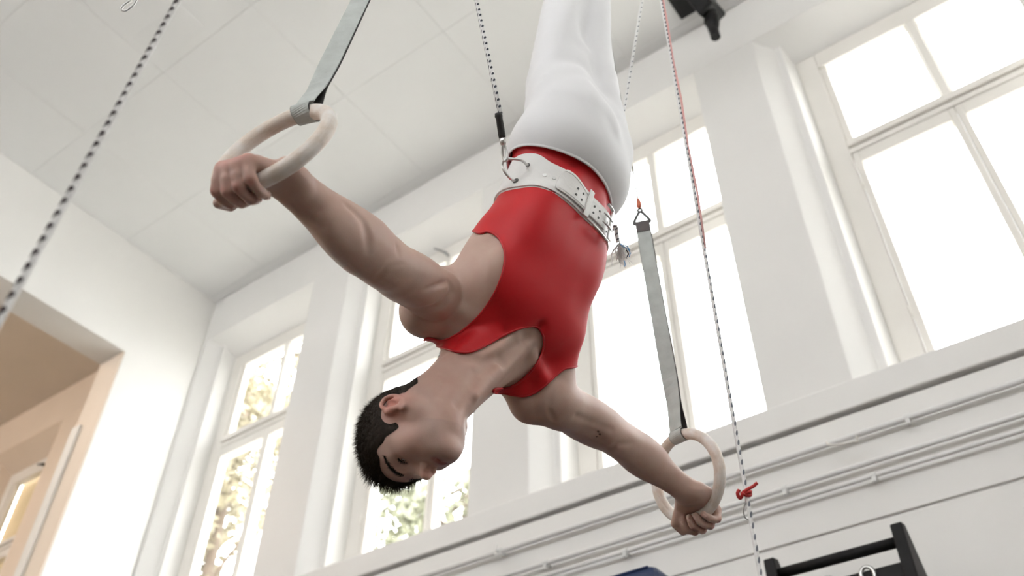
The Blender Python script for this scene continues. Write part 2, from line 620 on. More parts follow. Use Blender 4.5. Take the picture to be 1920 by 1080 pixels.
tree(-12.3, 8.4, 13.6, 1.7, 11000, 'leaf_yellow', 'tall yellow autumn tree outside the leftmost window', 1)
tree(-10.4, 12.2, 12.2, 1.7, 9000, 'leaf_green', 'green tree outside the window behind the head', 3)

# ------------------------------------------------------------------ implicit surfaces (one continuous skin from many blended forms)


class Field:
    """list of shapes blended into one signed distance field"""

    def __init__(s):
        s.items = []

    def cone(s, a, b, ra, rb, k=.02, op='u', g=0):
        a, b = np.asarray(a, float), np.asarray(b, float)
        s.items.append(('c', (a, b, ra, rb), k, op, g, (a + b) / 2, np.linalg.norm(b - a) / 2 + max(ra, rb)))
        return s

    def chain(s, pts, rads, k=.02, op='u', g=0):
        P = np.asarray(pts, float)
        segs = [(P[i], P[i + 1], rads[i], rads[i + 1]) for i in range(len(P) - 1)]
        c = (P.min(0) + P.max(0)) / 2
        s.items.append(('h', segs, k, op, g, c, np.linalg.norm(P - c, axis=1).max() + max(rads)))
        return s

    def ell(s, c, ax, rad, k=.02, op='u', g=0):
        c = np.asarray(c, float)
        A = np.stack([unit(a) for a in ax], 1)
        s.items.append(('e', (c, A, np.asarray(rad, float)), k, op, g, c, max(rad)))
        return s

    @staticmethod
    def shape(it, p):
        if it[0] == 'h':
            return np.min([Field.shape(('c', q), p) for q in it[1]], axis=0)
        if it[0] == 'c':
            a, b, r1, r2 = it[1]
            ba = b - a
            l2 = ba @ ba
            rr = r1 - r2
            a2 = l2 - rr * rr
            il2 = 1.0 / l2
            pa = p - a
            y = pa @ ba
            z = y - l2
            x = pa * l2 - y[:, None] * ba
            x2 = np.einsum('ij,ij->i', x, x)
            y2 = y * y * l2
            z2 = z * z * l2
            k = np.sign(rr) * rr * rr * x2
            d = (np.sqrt(np.maximum(x2 * a2 * il2, 0)) + y * rr) * il2 - r1
            m1 = np.sign(z) * a2 * z2 > k
            m2 = np.sign(y) * a2 * y2 < k
            d = np.where(m1, np.sqrt(x2 + z2) * il2 - r2, np.where(m2, np.sqrt(x2 + y2) * il2 - r1, d))
            return d
        c, A, r = it[1]
        q = (p - c) @ A
        k0 = np.sqrt(((q / r) ** 2).sum(1))
        k1 = np.sqrt(((q / (r * r)) ** 2).sum(1)) + 1e-9
        return np.where(k0 < 1e-6, -r.min(), k0 * (k0 - 1) / k1)

    def eval(s, p, cen=None, crad=0.0):
        """p: (B, n, 3) points in B blocks, cen: block centres, crad: block radius"""
        B, n, _ = p.shape
        groups = sorted(set(it[4] for it in s.items))
        tot = np.full((B, n), .5)
        for g in groups:
            d = tot if g == 9 else np.full((B, n), .5)
            for it in s.items:
                if it[4] != g:
                    continue
                k = it[2]
                if cen is not None:
                    sel = np.linalg.norm(cen - it[5], axis=1) < it[6] + crad + 1.5 * k + .03
                    if not sel.any():
                        continue
                    q = p[sel].reshape(-1, 3)
                    e = s.shape(it, q).reshape(-1, n)
                    a = d[sel]
                else:
                    e = s.shape(it, p.reshape(-1, 3)).reshape(B, n)
                    a = d
                if it[3] == 'u':
                    h = np.maximum(k - np.abs(a - e), 0) / k
                    o = np.minimum(a, e) - h * h * k * .25
                else:
                    e = -e
                    h = np.maximum(k - np.abs(a - e), 0) / k
                    o = np.maximum(a, e) + h * h * k * .25
                if cen is not None:
                    d[sel] = o
                else:
                    d = o
            if g == 9:          # grooves cut into everything
                tot = d
                continue
            kg = s.gk.get(g, .012) if hasattr(s, 'gk') else .012
            h = np.maximum(kg - np.abs(tot - d), 0) / kg
            tot = np.minimum(tot, d) - h * h * kg * .25
        return tot


def polygonize(fld, step, iso=0.0, nb=8, warp=None, bounds=None, keep=None):
    """surface nets on the blocks that touch the surface"""
    cs = np.array([it[5] for it in fld.items])
    rs = np.array([it[6] for it in fld.items])
    lo = (cs - rs[:, None]).min(0) - .03
    hi = (cs + rs[:, None]).max(0) + .03
    if bounds is not None:
        lo, hi = np.maximum(lo, bounds[0]), np.minimum(hi, bounds[1])
    bs = step * nb
    nblk = np.ceil((hi - lo) / bs).astype(int)
    I = np.stack(np.meshgrid(*[np.arange(m) for m in nblk], indexing='ij'), -1).reshape(-1, 3)
    cen = lo + (I + .5) * bs
    dc = fld.eval(cen[None])[0] if len(cen) < 400000 else np.concatenate([fld.eval(c[None])[0] for c in np.array_split(cen, 8)])
    sel = np.abs(dc - iso) < bs * .866 * 1.25 + .006
    if keep is not None:
        sel &= keep(cen)
    I, cen = I[sel], cen[sel]
    g1 = np.arange(nb + 1)
    off = np.stack(np.meshgrid(g1, g1, g1, indexing='ij'), -1).reshape(-1, 3)
    vals = np.empty((len(I), (nb + 1) ** 3), np.float32)
    for s0 in range(0, len(I), 1500):
        sl = slice(s0, s0 + 1500)
        P = lo + (I[sl][:, None] * nb + off[None]) * step
        d = fld.eval(P, cen[sl], bs * .87) - iso
        if warp is not None:
            d = d + warp(P.reshape(-1, 3)).reshape(d.shape)
        vals[sl] = d
    V = vals.reshape(-1, nb + 1, nb + 1, nb + 1)
    S = V < 0
    cnt = sum(S[:, a:a + nb, b:b + nb, c:c + nb].astype(np.int8) for a in (0, 1) for b in (0, 1) for c in (0, 1))
    bi, ci, cj, ck = np.nonzero((cnt > 0) & (cnt < 8))
    G = I[bi] * nb + np.stack([ci, cj, ck], 1)
    N = nblk * nb + 1
    key = (G[:, 0].astype(np.int64) * N[1] + G[:, 1]) * N[2] + G[:, 2]
    acc = np.zeros((len(bi), 3))
    num = np.zeros(len(bi))
    corner = [(a, b, c) for a in (0, 1) for b in (0, 1) for c in (0, 1)]
    cv = {c: V[bi, ci + c[0], cj + c[1], ck + c[2]] for c in corner}
    for c in corner:
        for ax in range(3):
            if c[ax] == 0:
                e = list(c)
                e[ax] = 1
                e = tuple(e)
                va, vb = cv[c], cv[e]
                m = (va < 0) != (vb < 0)
                t = np.where(m, va / np.where(m, va - vb, 1), 0)
                q = np.zeros((len(bi), 3)) + np.array(c)
                q[:, ax] = t
                acc += q * m[:, None]
                num += m
    pos = lo + (G + acc / num[:, None]) * step
    order = np.argsort(key)
    skey = key[order]
    quads = []
    for ax in range(3):
        o2, o3 = [(1, 2), (2, 0), (0, 1)][ax]
        e = [0, 0, 0]
        e[ax] = 1
        A = S[:, :nb, :nb, :nb]
        Bb = S[:, e[0]:e[0] + nb, e[1]:e[1] + nb, e[2]:e[2] + nb]
        b2, i, j, k = np.nonzero(A != Bb)
        g = I[b2] * nb + np.stack([i, j, k], 1)
        flip = A[b2, i, j, k]
        ids = []
        ok = np.ones(len(g), bool)
        for d2, d3 in ((0, 0), (-1, 0), (-1, -1), (0, -1)):
            h = g.copy()
            h[:, o2] += d2
            h[:, o3] += d3
            kk = (h[:, 0].astype(np.int64) * N[1] + h[:, 1]) * N[2] + h[:, 2]
            w = np.searchsorted(skey, kk)
            w[w >= len(skey)] = 0
            ok &= skey[w] == kk
            ids.append(order[w])
        Q = np.stack(ids, 1)
        Q[~flip] = Q[~flip][:, ::-1]
        quads.append(Q[ok])
    return pos, np.concatenate(quads)


def relax(v, f, it=2, lam=.5):
    e = np.concatenate([f[:, [0, 1]], f[:, [1, 2]], f[:, [2, 3]], f[:, [3, 0]]])
    e = np.concatenate([e, e[:, ::-1]])
    for _ in range(it):
        s = np.zeros_like(v)
        c = np.zeros(len(v))
        for a in range(3):
            s[:, a] = np.bincount(e[:, 0], v[e[:, 1], a], len(v))
        c = np.maximum(np.bincount(e[:, 0], minlength=len(v)), 1)
        v = v + lam * (s / c[:, None] - v)
    return v


def to_px(P):
    q = np.asarray(P) - CAM
    z = q @ CF
    return np.stack([960 + FPX * (q @ CR) / z, 540 - FPX * (q @ CU) / z], -1), z


def fast_mesh(name, v, f, m, parent=None, origin=None):
    me = bpy.data.meshes.new(name)
    if origin is not None:
        v = v - np.asarray(origin)
    f = np.asarray(f)
    me.vertices.add(len(v))
    me.vertices.foreach_set('co', np.asarray(v, np.float32).ravel())
    n = f.shape[1]
    me.loops.add(f.size)
    me.loops.foreach_set('vertex_index', f.astype(np.int32).ravel())
    me.polygons.add(len(f))
    me.polygons.foreach_set('loop_start', np.arange(0, f.size, n, dtype=np.int32))
    me.polygons.foreach_set('use_smooth', np.ones(len(f), bool))
    me.update(calc_edges=True)
    me.validate()
    me.materials.append(MATS[m])
    o = bpy.data.objects.new(name, me)
    C.objects.link(o)
    if origin is not None:
        o.location = Vector(tuple(origin))
    if parent is not None:
        o.parent = parent
        o.matrix_parent_inverse = parent.matrix_basis.inverted()
    return o


def clip_tris(v, tri, s):
    """keep the part of a triangle mesh where s > 0, cut exactly at s = 0"""
    ins = s > 0
    n = ins[tri].sum(1)
    out = [tri[n == 3]]
    V = [v]
    base = len(v)
    for want in (1, 2):
        t = tri[n == want]
        if not len(t):
            continue
        odd = ins[t] if want == 1 else ~ins[t]
        sh = odd.argmax(1)
        t = np.stack([t[np.arange(len(t)), (sh + i) % 3] for i in range(3)], 1)

        def cut(a, b):
            w = (s[a] / (s[a] - s[b]))[:, None]
            return v[a] + (v[b] - v[a]) * w
        p, q = cut(t[:, 0], t[:, 1]), cut(t[:, 0], t[:, 2])
        i1 = base + np.arange(len(t))
        i2 = i1 + len(t)
        base += 2 * len(t)
        V += [p, q]
        if want == 1:
            out.append(np.stack([t[:, 0], i1, i2], 1))
        else:
            out.append(np.stack([i1, t[:, 1], t[:, 2]], 1))
            out.append(np.stack([i1, t[:, 2], i2], 1))
    V = np.concatenate(V)
    T = np.concatenate(out)
    # weld
    key = np.round(V / 1e-6).astype(np.int64)
    _, first, inv = np.unique(key, axis=0, return_index=True, return_inverse=True)
    T = inv.reshape(-1)[T]
    V = V[first]
    T = T[(T[:, 0] != T[:, 1]) & (T[:, 1] != T[:, 2]) & (T[:, 0] != T[:, 2])]
    used = np.unique(T)
    m = np.full(len(V), -1)
    m[used] = np.arange(len(used))
    return V[used], m[T]


def poly_sd(poly, q):
    """signed distance (inside positive) of 2-D points q to a closed outline"""
    a = np.asarray(poly, float)
    b = np.roll(a, -1, 0)
    d = np.full(len(q), 1e9)
    ins = np.zeros(len(q), bool)
    for p0, p1 in zip(a, b):
        e = p1 - p0
        w = q - p0
        t = np.clip((w @ e) / (e @ e + 1e-12), 0, 1)
        d = np.minimum(d, ((w - t[:, None] * e) ** 2).sum(1))
        c = ((p0[1] <= q[:, 1]) & (p1[1] > q[:, 1])) | ((p1[1] <= q[:, 1]) & (p0[1] > q[:, 1]))
        x = p0[0] + (q[:, 1] - p0[1]) / (e[1] + 1e-12) * e[0]
        ins ^= c & (q[:, 0] < x)
    return np.where(ins, 1, -1) * np.sqrt(d)


def boundary_loops(tri):
    e = np.concatenate([tri[:, [0, 1]], tri[:, [1, 2]], tri[:, [2, 0]]])
    k = {}
    for a, b in e:
        k[(a, b)] = k.get((a, b), 0) + 1
    nxt = {}
    for (a, b) in k:
        if (b, a) not in k:
            nxt.setdefault(a, []).append(b)
    loops = []
    while nxt:
        s = next(iter(nxt))
        loop = [s]
        cur = s
        while cur in nxt:
            n = nxt[cur].pop()
            if not nxt[cur]:
                del nxt[cur]
            cur = n
            if cur == s:
                break
            loop.append(cur)
        loops.append(loop)
    return loops

# ------------------------------------------------------------------ gymnast: pose


def cv(x, y, z):
    """camera-axes direction (right, up, towards the lens) to world"""
    return x * CR + y * CU - z * CF


ZUP = np.array([0, 0, 1.0])
HIP = pt(1066, 322, 2.13)
SHM = pt(934, 648, 1.90)
SH = {1: pt(822, 553, 1.80), -1: pt(1036, 748, 1.985)}      # shoulder joints: 1 his left, -1 his right
tup = unit(SHM - HIP)
tl = SH[1] - SH[-1]
tl = unit(tl - tup * (tl @ tup))
tf = np.cross(tl, tup)
SH = {1: pt(822, 553, 1.855), -1: pt(1036, 748, 1.955)}


def TT(x, y, z):
    return HIP + x * tl + y * tf + z * tup


# rings: circle centre, plane normal, top (strap) direction
RR, RT = .104, .014
RING = {}
for s, c, n, q in ((1, pt(514.1, 278.9, 1.5126), (-.193, .969, -.156), pt(556, 214, 1.56)),
                   (-1, pt(1288.3, 893.0, 2.245), (.317, .918, .235), pt(1262, 826, 2.27))):
    n = unit(n)
    d = q - c
    top = unit(d - n * (d @ n))
    RING[s] = dict(c=c, n=n, top=top, side=np.cross(n, top))

# head
HC = pt(791.9, 795.6, 1.731)
hl = unit(cv(-.6844, .4194, .5964))
hu = cv(-.7290, -.3791, -.5700)
hu = unit(hu - hl * (hu @ hl))
hf = np.cross(hl, hu)
HS = .929


def HD(x, y, z):
    return HC + HS * (x * hl + y * hf + z * hu)


BODY = Field()
BODY.gk = {0: .012, 1: .004, 2: .008, 3: .006, 4: .006, 5: .012}
B = BODY
TA = (tl, tf, tup)
# ---- trunk (group 0)
B.ell(TT(0, 0, -.02), TA, (.158, .112, .13), .03)
B.ell(TT(0, .0, .12), TA, (.132, .098, .15), .04)
B.ell(TT(0, .005, .27), TA, (.150, .110, .17), .04)
B.ell(TT(0, .0, .38), TA, (.158, .098, .12), .04)
for s in (1, -1):
    B.ell(TT(.090 * s, -.012, .37), (unit(tl + .12 * s * tup), tf, unit(tup - .12 * s * tl)), (.055, .065, .12), .04)      # lat
    B.ell(TT(.070 * s, .062, .375), TA, (.076, .034, .062), .03)           # pectoral
    B.ell(TT(.045 * s, .090, .20), TA, (.040, .018, .105), .03)             # rectus
    B.ell(TT(.095 * s, .067, .24), TA, (.035, .035, .09), .04)             # rib edge
    B.cone(TT(.03 * s, -.03, .50), SH[s] - .02 * tf, .050, .040, .04)                 # trapezius
    B.cone(TT(.09 * s, -.06, .42), SH[s] - .02 * tup - .02 * tf, .055, .042, .04)     # shoulder blade
    B.cone(TT(.02 * s, .055, .468), SH[s] + .012 * tf + .018 * tup, .012, .012, .018)   # clavicle
B.ell(pt(795, 588, 1.87), TA, (.052, .050, .050), .04)                       # shoulder blade seen past the arm
B.ell(pt(990, 762, 1.945), TA, (.038, .035, .035), .04)
B.cone(TT(-.115, .015, .33), SH[-1], .042, .042, .04)
B.cone(TT(.045, -.045, .46), TT(.02, -.05, .53), .050, .045, .04)
# ---- neck and head (group 0 so that the neck melts into the trunk)
NB = TT(.0, -.01, .50)
B.cone(NB, HD(0, -.022, -.035), .055, .051, .035)
B.cone(TT(0, -.035, .47), HD(0, -.030, -.02), .052, .046, .04)
HA = (hl, hf, hu)
for s in (1, -1):
    B.cone(TT(.012 * s, .060, .478), HD((.060 if s == 1 else .046) * s, -.012, -.035), .0115, .015, .014)      # sternomastoid
    B.cone(TT(.055 * s, .03, .495), HD(.045 * s, -.045, -.03), .016, .018, .02)
B.cone(TT(0, .040, .50), HD(0, .008, -.072), .020, .017, .03)               # throat
B.ell(HD(0, .000, .054), HA, (.0735, .090, .083), .03)
B.ell(HD(0, .040, .050), HA, (.060, .052, .058), .03)
B.ell(HD(0, .040, -.025), HA, (.056, .050, .070), .03)
for s in (1, -1):
    B.cone(HD(.051 * s, .004, -.044), HD(.015 * s, .074, -.079), .016, .015, .018)     # jaw
    B.cone(HD(.057 * s, .005, -.01), HD(.050 * s, .006, -.050), .015, .014, .02)
    B.ell(HD(.044 * s, .058, -.012), HA, (.020, .024, .020), .02)                       # cheekbone
    B.ell(HD(.034 * s, .060, -.045), HA, (.019, .022, .024), .02)                       # cheek
    B.cone(HD(.012 * s, .089, .036), HD(.044 * s, .073, .036), .010, .009, .014)        # brow ridge
B.ell(HD(0, .080, -.060), HA, (.030, .018, .030), .02)                                  # mouth mound
B.ell(HD(0, .083, -.086), HA, (.018, .015, .014), .012)                                 # chin
for s in (1, -1):
    B.ell(HD(.032 * s, .100, .014), HA, (.019, .019, .013), .012, 's')
    B.ell(HD(.031 * s, .0745, .014), HA, (.0155, .0125, .0115), .005)                   # lids
    B.ell(HD(.0315 * s, .090, .0125), HA, (.0115, .008, .0022), .0025, 's')             # eye opening
B.cone(HD(0, .086, .026), HD(0, .112, -.020), .0085, .0095, .012)                       # nose
B.ell(HD(0, .117, -.024), HA, (.0095, .009, .0085), .008)
for s in (1, -1):
    B.ell(HD(.0115 * s, .103, -.028), HA, (.0070, .0105, .0078), .006)
    B.ell(HD(.0065 * s, .109, -.0345), HA, (.0036, .0065, .0050), .003, 's')
B.chain([HD(-.023, .083, -.062), HD(-.010, .0945, -.0575), HD(0, .0965, -.0595), HD(.010, .0945, -.0575), HD(.023, .083, -.062)], [.0035, .0058, .0055, .0058, .0035], .006)
B.chain([HD(-.021, .083, -.066), HD(0, .0935, -.0715), HD(.021, .083, -.066)], [.0035, .0072, .0035], .006)
B.chain([HD(-.026, .088, -.0635), HD(0, .1045, -.0650), HD(.026, .088, -.0635)], [.0022, .0024, .0022], .0025, 's')
# hollows and cords of the neck and upper chest
B.chain([pt(846, 655, 1.760), pt(849, 689, 1.731), pt(836, 710, 1.709), pt(822, 738, 1.678)], [.004, .007, .006, .004], .014, 's')
B.chain([pt(940, 680, 1.797), pt(926, 688, 1.783), pt(895, 698, 1.752), pt(884, 722, 1.722), pt(860, 756, 1.684)], [.005, .008, .008, .007, .005], .016, 's')
B.chain([pt(872, 668, 1.762), pt(905, 676, 1.775), pt(938, 672, 1.802)], [.004, .007, .005], .018, 's')
B.chain([pt(1012, 612, 1.868), pt(975, 645, 1.836), pt(945, 674, 1.806)], [.006, .008, .006], .022, 's')
B.chain([pt(930, 692, 1.797), pt(915, 712, 1.772), pt(890, 742, 1.728)], [.007, .008, .008], .012)
# ---- ears (group 5)
for s in (1, -1):
    ea = (hl * s * .85 - hf * .5, hf * .85 + hl * s * .5, hu)
    ec = lambda a, b, c: HD(.0735 * s, -.012, -.004) + HS * 1.2 * (a * unit(ea[0]) + (b + .003) * unit(ea[1]) + c * unit(unit(hu) - .25 * hf))
    B.ell(ec(.004, .004, -.002), (ea[0], ea[1], hu), (.0075, .017, .028), .006, g=5)
    B.ell(ec(.011, .004, -.002), (ea[0], ea[1], hu), (.009, .0125, .020), .004, 's', g=5)
    hx = catmull([ec(.004, .012, .008), ec(.008, .010, .020), ec(.011, .0, .029), ec(.013, -.013, .024), ec(.012, -.018, .008), ec(.009, -.014, -.010), ec(.007, -.006, -.022), ec(.004, .004, -.031), ec(.003, .010, -.024)], 3)
    B.chain(list(hx), list(np.linspace(.0042, .0040, len(hx))), .004, g=5)
    B.chain([ec(.006, .012, .004), ec(.008, .013, -.006), ec(.006, .011, -.016)], [.004, .0045, .004], .004, g=5)
    B.chain([ec(.009, -.004, .016), ec(.010, -.009, .004), ec(.009, -.006, -.010)], [.003, .0032, .003], .004, g=5)

# ---- arms (group 1 left, 2 right) and hands (groups 3, 4)
ARM = {}
for s in (1, -1):
    R = RING[s]
    G = R['c'] - RR * R['top']                     # grip: lowest point of the ring
    O = unit((G - SH[s]) - R['top'] * ((G - SH[s]) @ R['top']))
    O = unit(R['n'] * np.sign(O @ R['n']))         # away from the body, square to the ring
    N = R['top']                                   # the palm presses down on the tube from here
    tm = np.cross(N, O)
    tm = tm if (tm @ (-tf)) > 0 else -tm           # thumb side: behind him
    arm_dir = unit(G - SH[s])

    def tube_at(a, off=0, R=R, tm=tm):
        """frame on the ring a metres from the grip towards the thumb"""
        sg = 1 if (R['side'] @ tm) > 0 else -1
        th = a / RR * sg
        d = -R['top'] * math.cos(th) + R['side'] * math.sin(th)
        return R['c'] + RR * d, -d                 # point, direction to the inside of the ring

    def fing(a, ang, rad, O=O, tube_at=tube_at):
        p, n = tube_at(a)
        return p + rad * (math.cos(ang) * n + math.sin(ang) * O)

    wrist = G - O * .052 + N * (.060 if s == 1 else .050) - tm * .038
    if s == 1:
        elbow = pt(718, 494, 1.645)
    else:
        elbow = pt(1165, 826, 2.155)
    ARM[s] = dict(G=G, O=O, N=N, tm=tm, wrist=wrist, elbow=elbow, fing=fing, tube_at=tube_at)
    g = 1 if s == 1 else 2
    sh, el = SH[s], elbow
    ax = unit(el - sh)
    fx = unit(wrist - el)
    # arm frame: 'bi' is the front (biceps) side
    bi = unit(tf - ax * (tf @ ax))
    lo = np.cross(ax, bi)
    lo = lo if lo @ tup > 0 else -lo               # towards his head
    L = np.linalg.norm(el - sh)
    Lf = np.linalg.norm(wrist - el)
    at = lambda t, b=0, c=0: sh + ax * L * t + bi * b + lo * c
    af = lambda t, b=0, c=0: el + fx * Lf * t + bi * b + lo * c
    B.ell(at(.06, .0, .006), (ax, bi, lo), (.075, .048, .052), .03, g=g)          # deltoid
    B.chain([at(.0), at(.35), at(.7), at(.96)], [.049, .049, .046, .039], .02, g=g)
    B.ell(at(.56, .020, -.006), (ax, bi, lo), (.098, .030, .034), .025, g=g)         # biceps
    B.ell(at(.52, -.022, .004), (ax, bi, lo), (.110, .028, .036), .025, g=g)         # triceps
    fs = 1.07 if s == 1 else .93
    B.chain([at(.93), af(.06), af(.24), af(.52), af(.8), af(1.0)], [.039, .041, .044 * fs, .040 * fs, .034 * fs, .030 * fs], .02, g=g)
    B.ell(af(.28, .004, .014), (fx, bi, lo), (.100, .027 * fs, .027 * fs), .04, g=g)          # brachioradialis
    B.ell(af(.30, .004, -.014), (fx, bi, lo), (.100, .027 * fs, .027 * fs), .04, g=g)         # flexors
    B.ell(af(1.0), (fx, unit(tm), unit(np.cross(fx, tm))), (.030, .030, .022), .02, g=g)
    # palm
    g2 = 3 if s == 1 else 4
    offs = [.016, -.004, -.024, -.043]            # index ... little finger along the tube
    lens = [1.0, 1.06, 1.0, .86]
    palm0 = wrist
    for i, a in enumerate(offs):
        mcp = fing(a * 1.0, math.radians(82), .0345)
        cmc = wrist + tm * (a + .014) * .66 + N * .002 + O * .010
        B.cone(cmc, mcp, .0135, .0118, .014, g=g2)
        B.cone(cmc - N * .010, fing(a * .95, math.radians(40), .031), .013, .011, .016, g=g2)
        fr = .0094 if i < 3 else .0084
        sp = 1.0
        A1, A2, A3 = (math.radians(x * (.5 + .5 * lens[i])) for x in (150, 215, 262))
        pip = fing(a * sp, A1, .0295)
        dip = fing(a * sp, A2, .0245)
        tip = fing(a * sp, A3, .0235)
        mid1 = fing(a * sp, math.radians(118), .0300)
        B.chain([mcp, mid1, pip], [.0118, fr + .0012, fr + .0012], .008, g=g2)
        B.chain([pip, fing(a * sp, (A1 + A2) / 2, .0265), dip], [fr + .0008, fr, fr - .0002], .005, g=g2)
        B.chain([dip, fing(a * sp, (A2 + A3) / 2, .0240), tip], [fr - .0002, fr - .0006, fr - .0014], .005, g=g2)
    # heel of the hand and thumb
    B.ell(wrist + O * .020 - N * .004 - tm * .024, (O, tm, N), (.040, .017, .017), .016, g=g2)
    B.ell(wrist + O * .022 - N * .004 + tm * .022, (O, tm, N), (.036, .018, .018), .016, g=g2)
    B.ell(wrist + O * .008, (O, tm, N), (.030, .033, .019), .018, g=g2)
    B.cone(wrist + tm * .022 + O * .02, fing(.014, math.radians(-35), .0300), .017, .014, .014, g=g2)
    th0 = wrist + tm * .030 + O * .012
    th1 = fing(.032, math.radians(-40), .0330)
    th2 = fing(.038, math.radians(-115), .0290)
    th3 = fing(.030, math.radians(-165), .0300)
    B.chain([th0, th1, th2, th3], [.0155, .0125, .0112, .0092], .010, g=g2)

# grooves over everything: arm pit folds, elbow creases, muscle furrows
B.chain([pt(742, 572, 1.750), pt(775, 585, 1.768), pt(805, 582, 1.768), pt(832, 571, 1.778), pt(851, 550, 1.790), pt(848, 530, 1.783)], [.003, .006, .008, .009, .009, .004], .012, 's', 9)
B.chain([pt(705, 532, 1.606), pt(714, 520, 1.596), pt(728, 504, 1.593), pt(748, 497, 1.610), pt(762, 495, 1.625)], [.003, .005, .004, .003, .001], .008, 's', 9)
B.chain([pt(655, 385, 1.520), pt(684, 412, 1.533), pt(694, 445, 1.537), pt(697, 475, 1.546)], [.002, .004, .004, .002], .014, 's', 9)
B.chain([pt(745, 462, 1.618), pt(752, 480, 1.610), pt(735, 490, 1.592)], [.002, .004, .002], .010, 's', 9)
B.chain([pt(800, 545, 1.700), pt(822, 535, 1.735), pt(842, 528, 1.775)], [.002, .004, .002], .012, 's', 9)
B.chain([pt(1044, 708, 1.897), pt(1034, 738, 1.890), pt(1027, 768, 1.893), pt(1040, 792, 1.91)], [.003, .006, .005, .002], .012, 's', 9)
B.chain([pt(1082, 781, 1.934), pt(1110, 793, 1.970), pt(1150, 806, 2.018)], [.001, .004, .001], .014, 's', 9)
B.chain([pt(1138, 848, 2.035), pt(1160, 836, 2.032), pt(1190, 832, 2.060)], [.003, .004, .002], .012, 's', 9)
# ------------------------------------------------------------------ red leotard outline and other traced lines
LEO = catmull([(900, 290), (900, 370), (876, 420), (897, 437), (915, 434), (933, 444), (945, 466), (946, 492), (939, 522), (924, 556), (900, 590), (875, 614), (850, 631), (828, 639), (803, 634),
               (795, 640), (803, 643), (832, 653), (866, 661), (888, 658), (912, 647), (942, 630), (975, 616), (1001, 612), (1014, 620), (1020, 640), (1015, 665), (1001, 690), (977, 714), (952, 728), (930, 729),
               (926, 736), (945, 738), (975, 743), (992, 741), (1012, 731), (1034, 712), (1058, 692), (1090, 680), (1150, 600), (1200, 500), (1230, 380), (1190, 250), (1050, 230)], 5, closed=True)

# ------------------------------------------------------------------ gymnast: skin


def skin_mat():
    m = bpy.data.materials.new('skin')
    m.use_nodes = True
    nt = m.node_tree
    b = nt.nodes['Principled BSDF']
    at = nt.nodes.new('ShaderNodeAttribute')
    at.attribute_name = 'tint'
    tc = nt.nodes.new('ShaderNodeTexCoord')
    n = nt.nodes.new('ShaderNodeTexNoise')
    n.inputs['Scale'].default_value = 26
    n.inputs['Detail'].default_value = 6
    nt.links.new(tc.outputs['Object'], n.inputs['Vector'])
    r = nt.nodes.new('ShaderNodeValToRGB')
    r.color_ramp.elements[0].position = .3
    r.color_ramp.elements[1].position = .75
    r.color_ramp.elements[0].color = (.92, .86, .85, 1)
    r.color_ramp.elements[1].color = (1, 1, 1, 1)
    nt.links.new(n.outputs['Fac'], r.inputs['Fac'])
    mx = nt.nodes.new('ShaderNodeMixRGB')
    mx.blend_type = 'MULTIPLY'
    mx.inputs['Fac'].default_value = 1
    nt.links.new(at.outputs['Color'], mx.inputs['Color1'])
    nt.links.new(r.outputs['Color'], mx.inputs['Color2'])
    nt.links.new(mx.outputs['Color'], b.inputs['Base Color'])
    n2 = nt.nodes.new('ShaderNodeTexNoise')
    n2.inputs['Scale'].default_value = 420
    nt.links.new(tc.outputs['Object'], n2.inputs['Vector'])
    bp = nt.nodes.new('ShaderNodeBump')
    bp.inputs['Strength'].default_value = .12
    bp.inputs['Distance'].default_value = .001
    nt.links.new(n2.outputs['Fac'], bp.inputs['Height'])
    nt.links.new(bp.outputs['Normal'], b.inputs['Normal'])
    b.inputs['Roughness'].default_value = .48
    b.inputs['Specular IOR Level'].default_value = .4
    b.inputs['Subsurface Weight'].default_value = .12
    b.inputs['Subsurface Radius'].default_value = (.010, .004, .002)
    b.inputs['Subsurface Scale'].default_value = 1.0
    MATS['skin'] = m


skin_mat()
mat('hair', (.026, .017, .012), .7, noise=.3, scale=60, spec=.2)
mat('eye_white', (.62, .58, .55), .2)
mat('iris', (.03, .018, .012), .15)
mat('nail', (.66, .44, .38), .3)

person = thing('person', HIP, 'gymnast in red leotard and white trousers hanging upside down between two rings, arms spread', 'person')
STEP = .0027
bv, bf = polygonize(BODY, STEP)
bv = relax(bv, bf, 2, .4)
body = fast_mesh('body', bv, bf, 'skin', person)
# pigment: ears, cheeks, nose, lips, knuckles and fingers are redder, jaw slightly grey
L_ = (bv - HC) / HS
hx_, hy_, hz_ = L_ @ hl, L_ @ hf, L_ @ hu


def blob(c, r, p=bv):
    return np.exp(-((p - c) ** 2).sum(1) / (r * r))


base = np.array([.555, .395, .325])
col = np.tile(base, (len(bv), 1))


def mixc(w, c):
    global col
    w = np.clip(w, 0, 1)[:, None]
    col = col * (1 - w) + np.array(c) * w


near = (np.linalg.norm(bv - HC, axis=1) < .2)
mixc(near * np.clip((.13 - np.abs(hx_)) / .13, 0, 1) * .40, (.60, .36, .30))
for s in (1, -1):
    mixc(blob(HD(.082 * s, -.012, .0), .034) * 1.0, (.60, .25, .20))
    mixc(blob(HD(.045 * s, .06, -.03), .028) * .35, (.58, .29, .24))
    hd = ARM[s]
    mixc(np.maximum(blob(hd['G'] + hd['O'] * .02, .06), 0) * .75, (.58, .37, .315))
    for a in (.016, -.004, -.024, -.043):
        mixc(blob(hd['fing'](a, math.radians(82), .045), .012) * .7, (.58, .26, .215))
        mixc(blob(hd['fing'](a, math.radians(150), .040), .010) * .6, (.58, .26, .215))
    # chalk on the palm and wrist
    mixc(blob(hd['wrist'] + hd['O'] * .03 - hd['N'] * .012, .026) * .40, (.70, .60, .56))
mixc(blob(HD(0, .118, -.026), .018) * .6, (.60, .28, .23))
lip = np.exp(-(((hz_ + .0645) / .0085) ** 2 + (hx_ / .021) ** 4)) * (hy_ > .078) * near
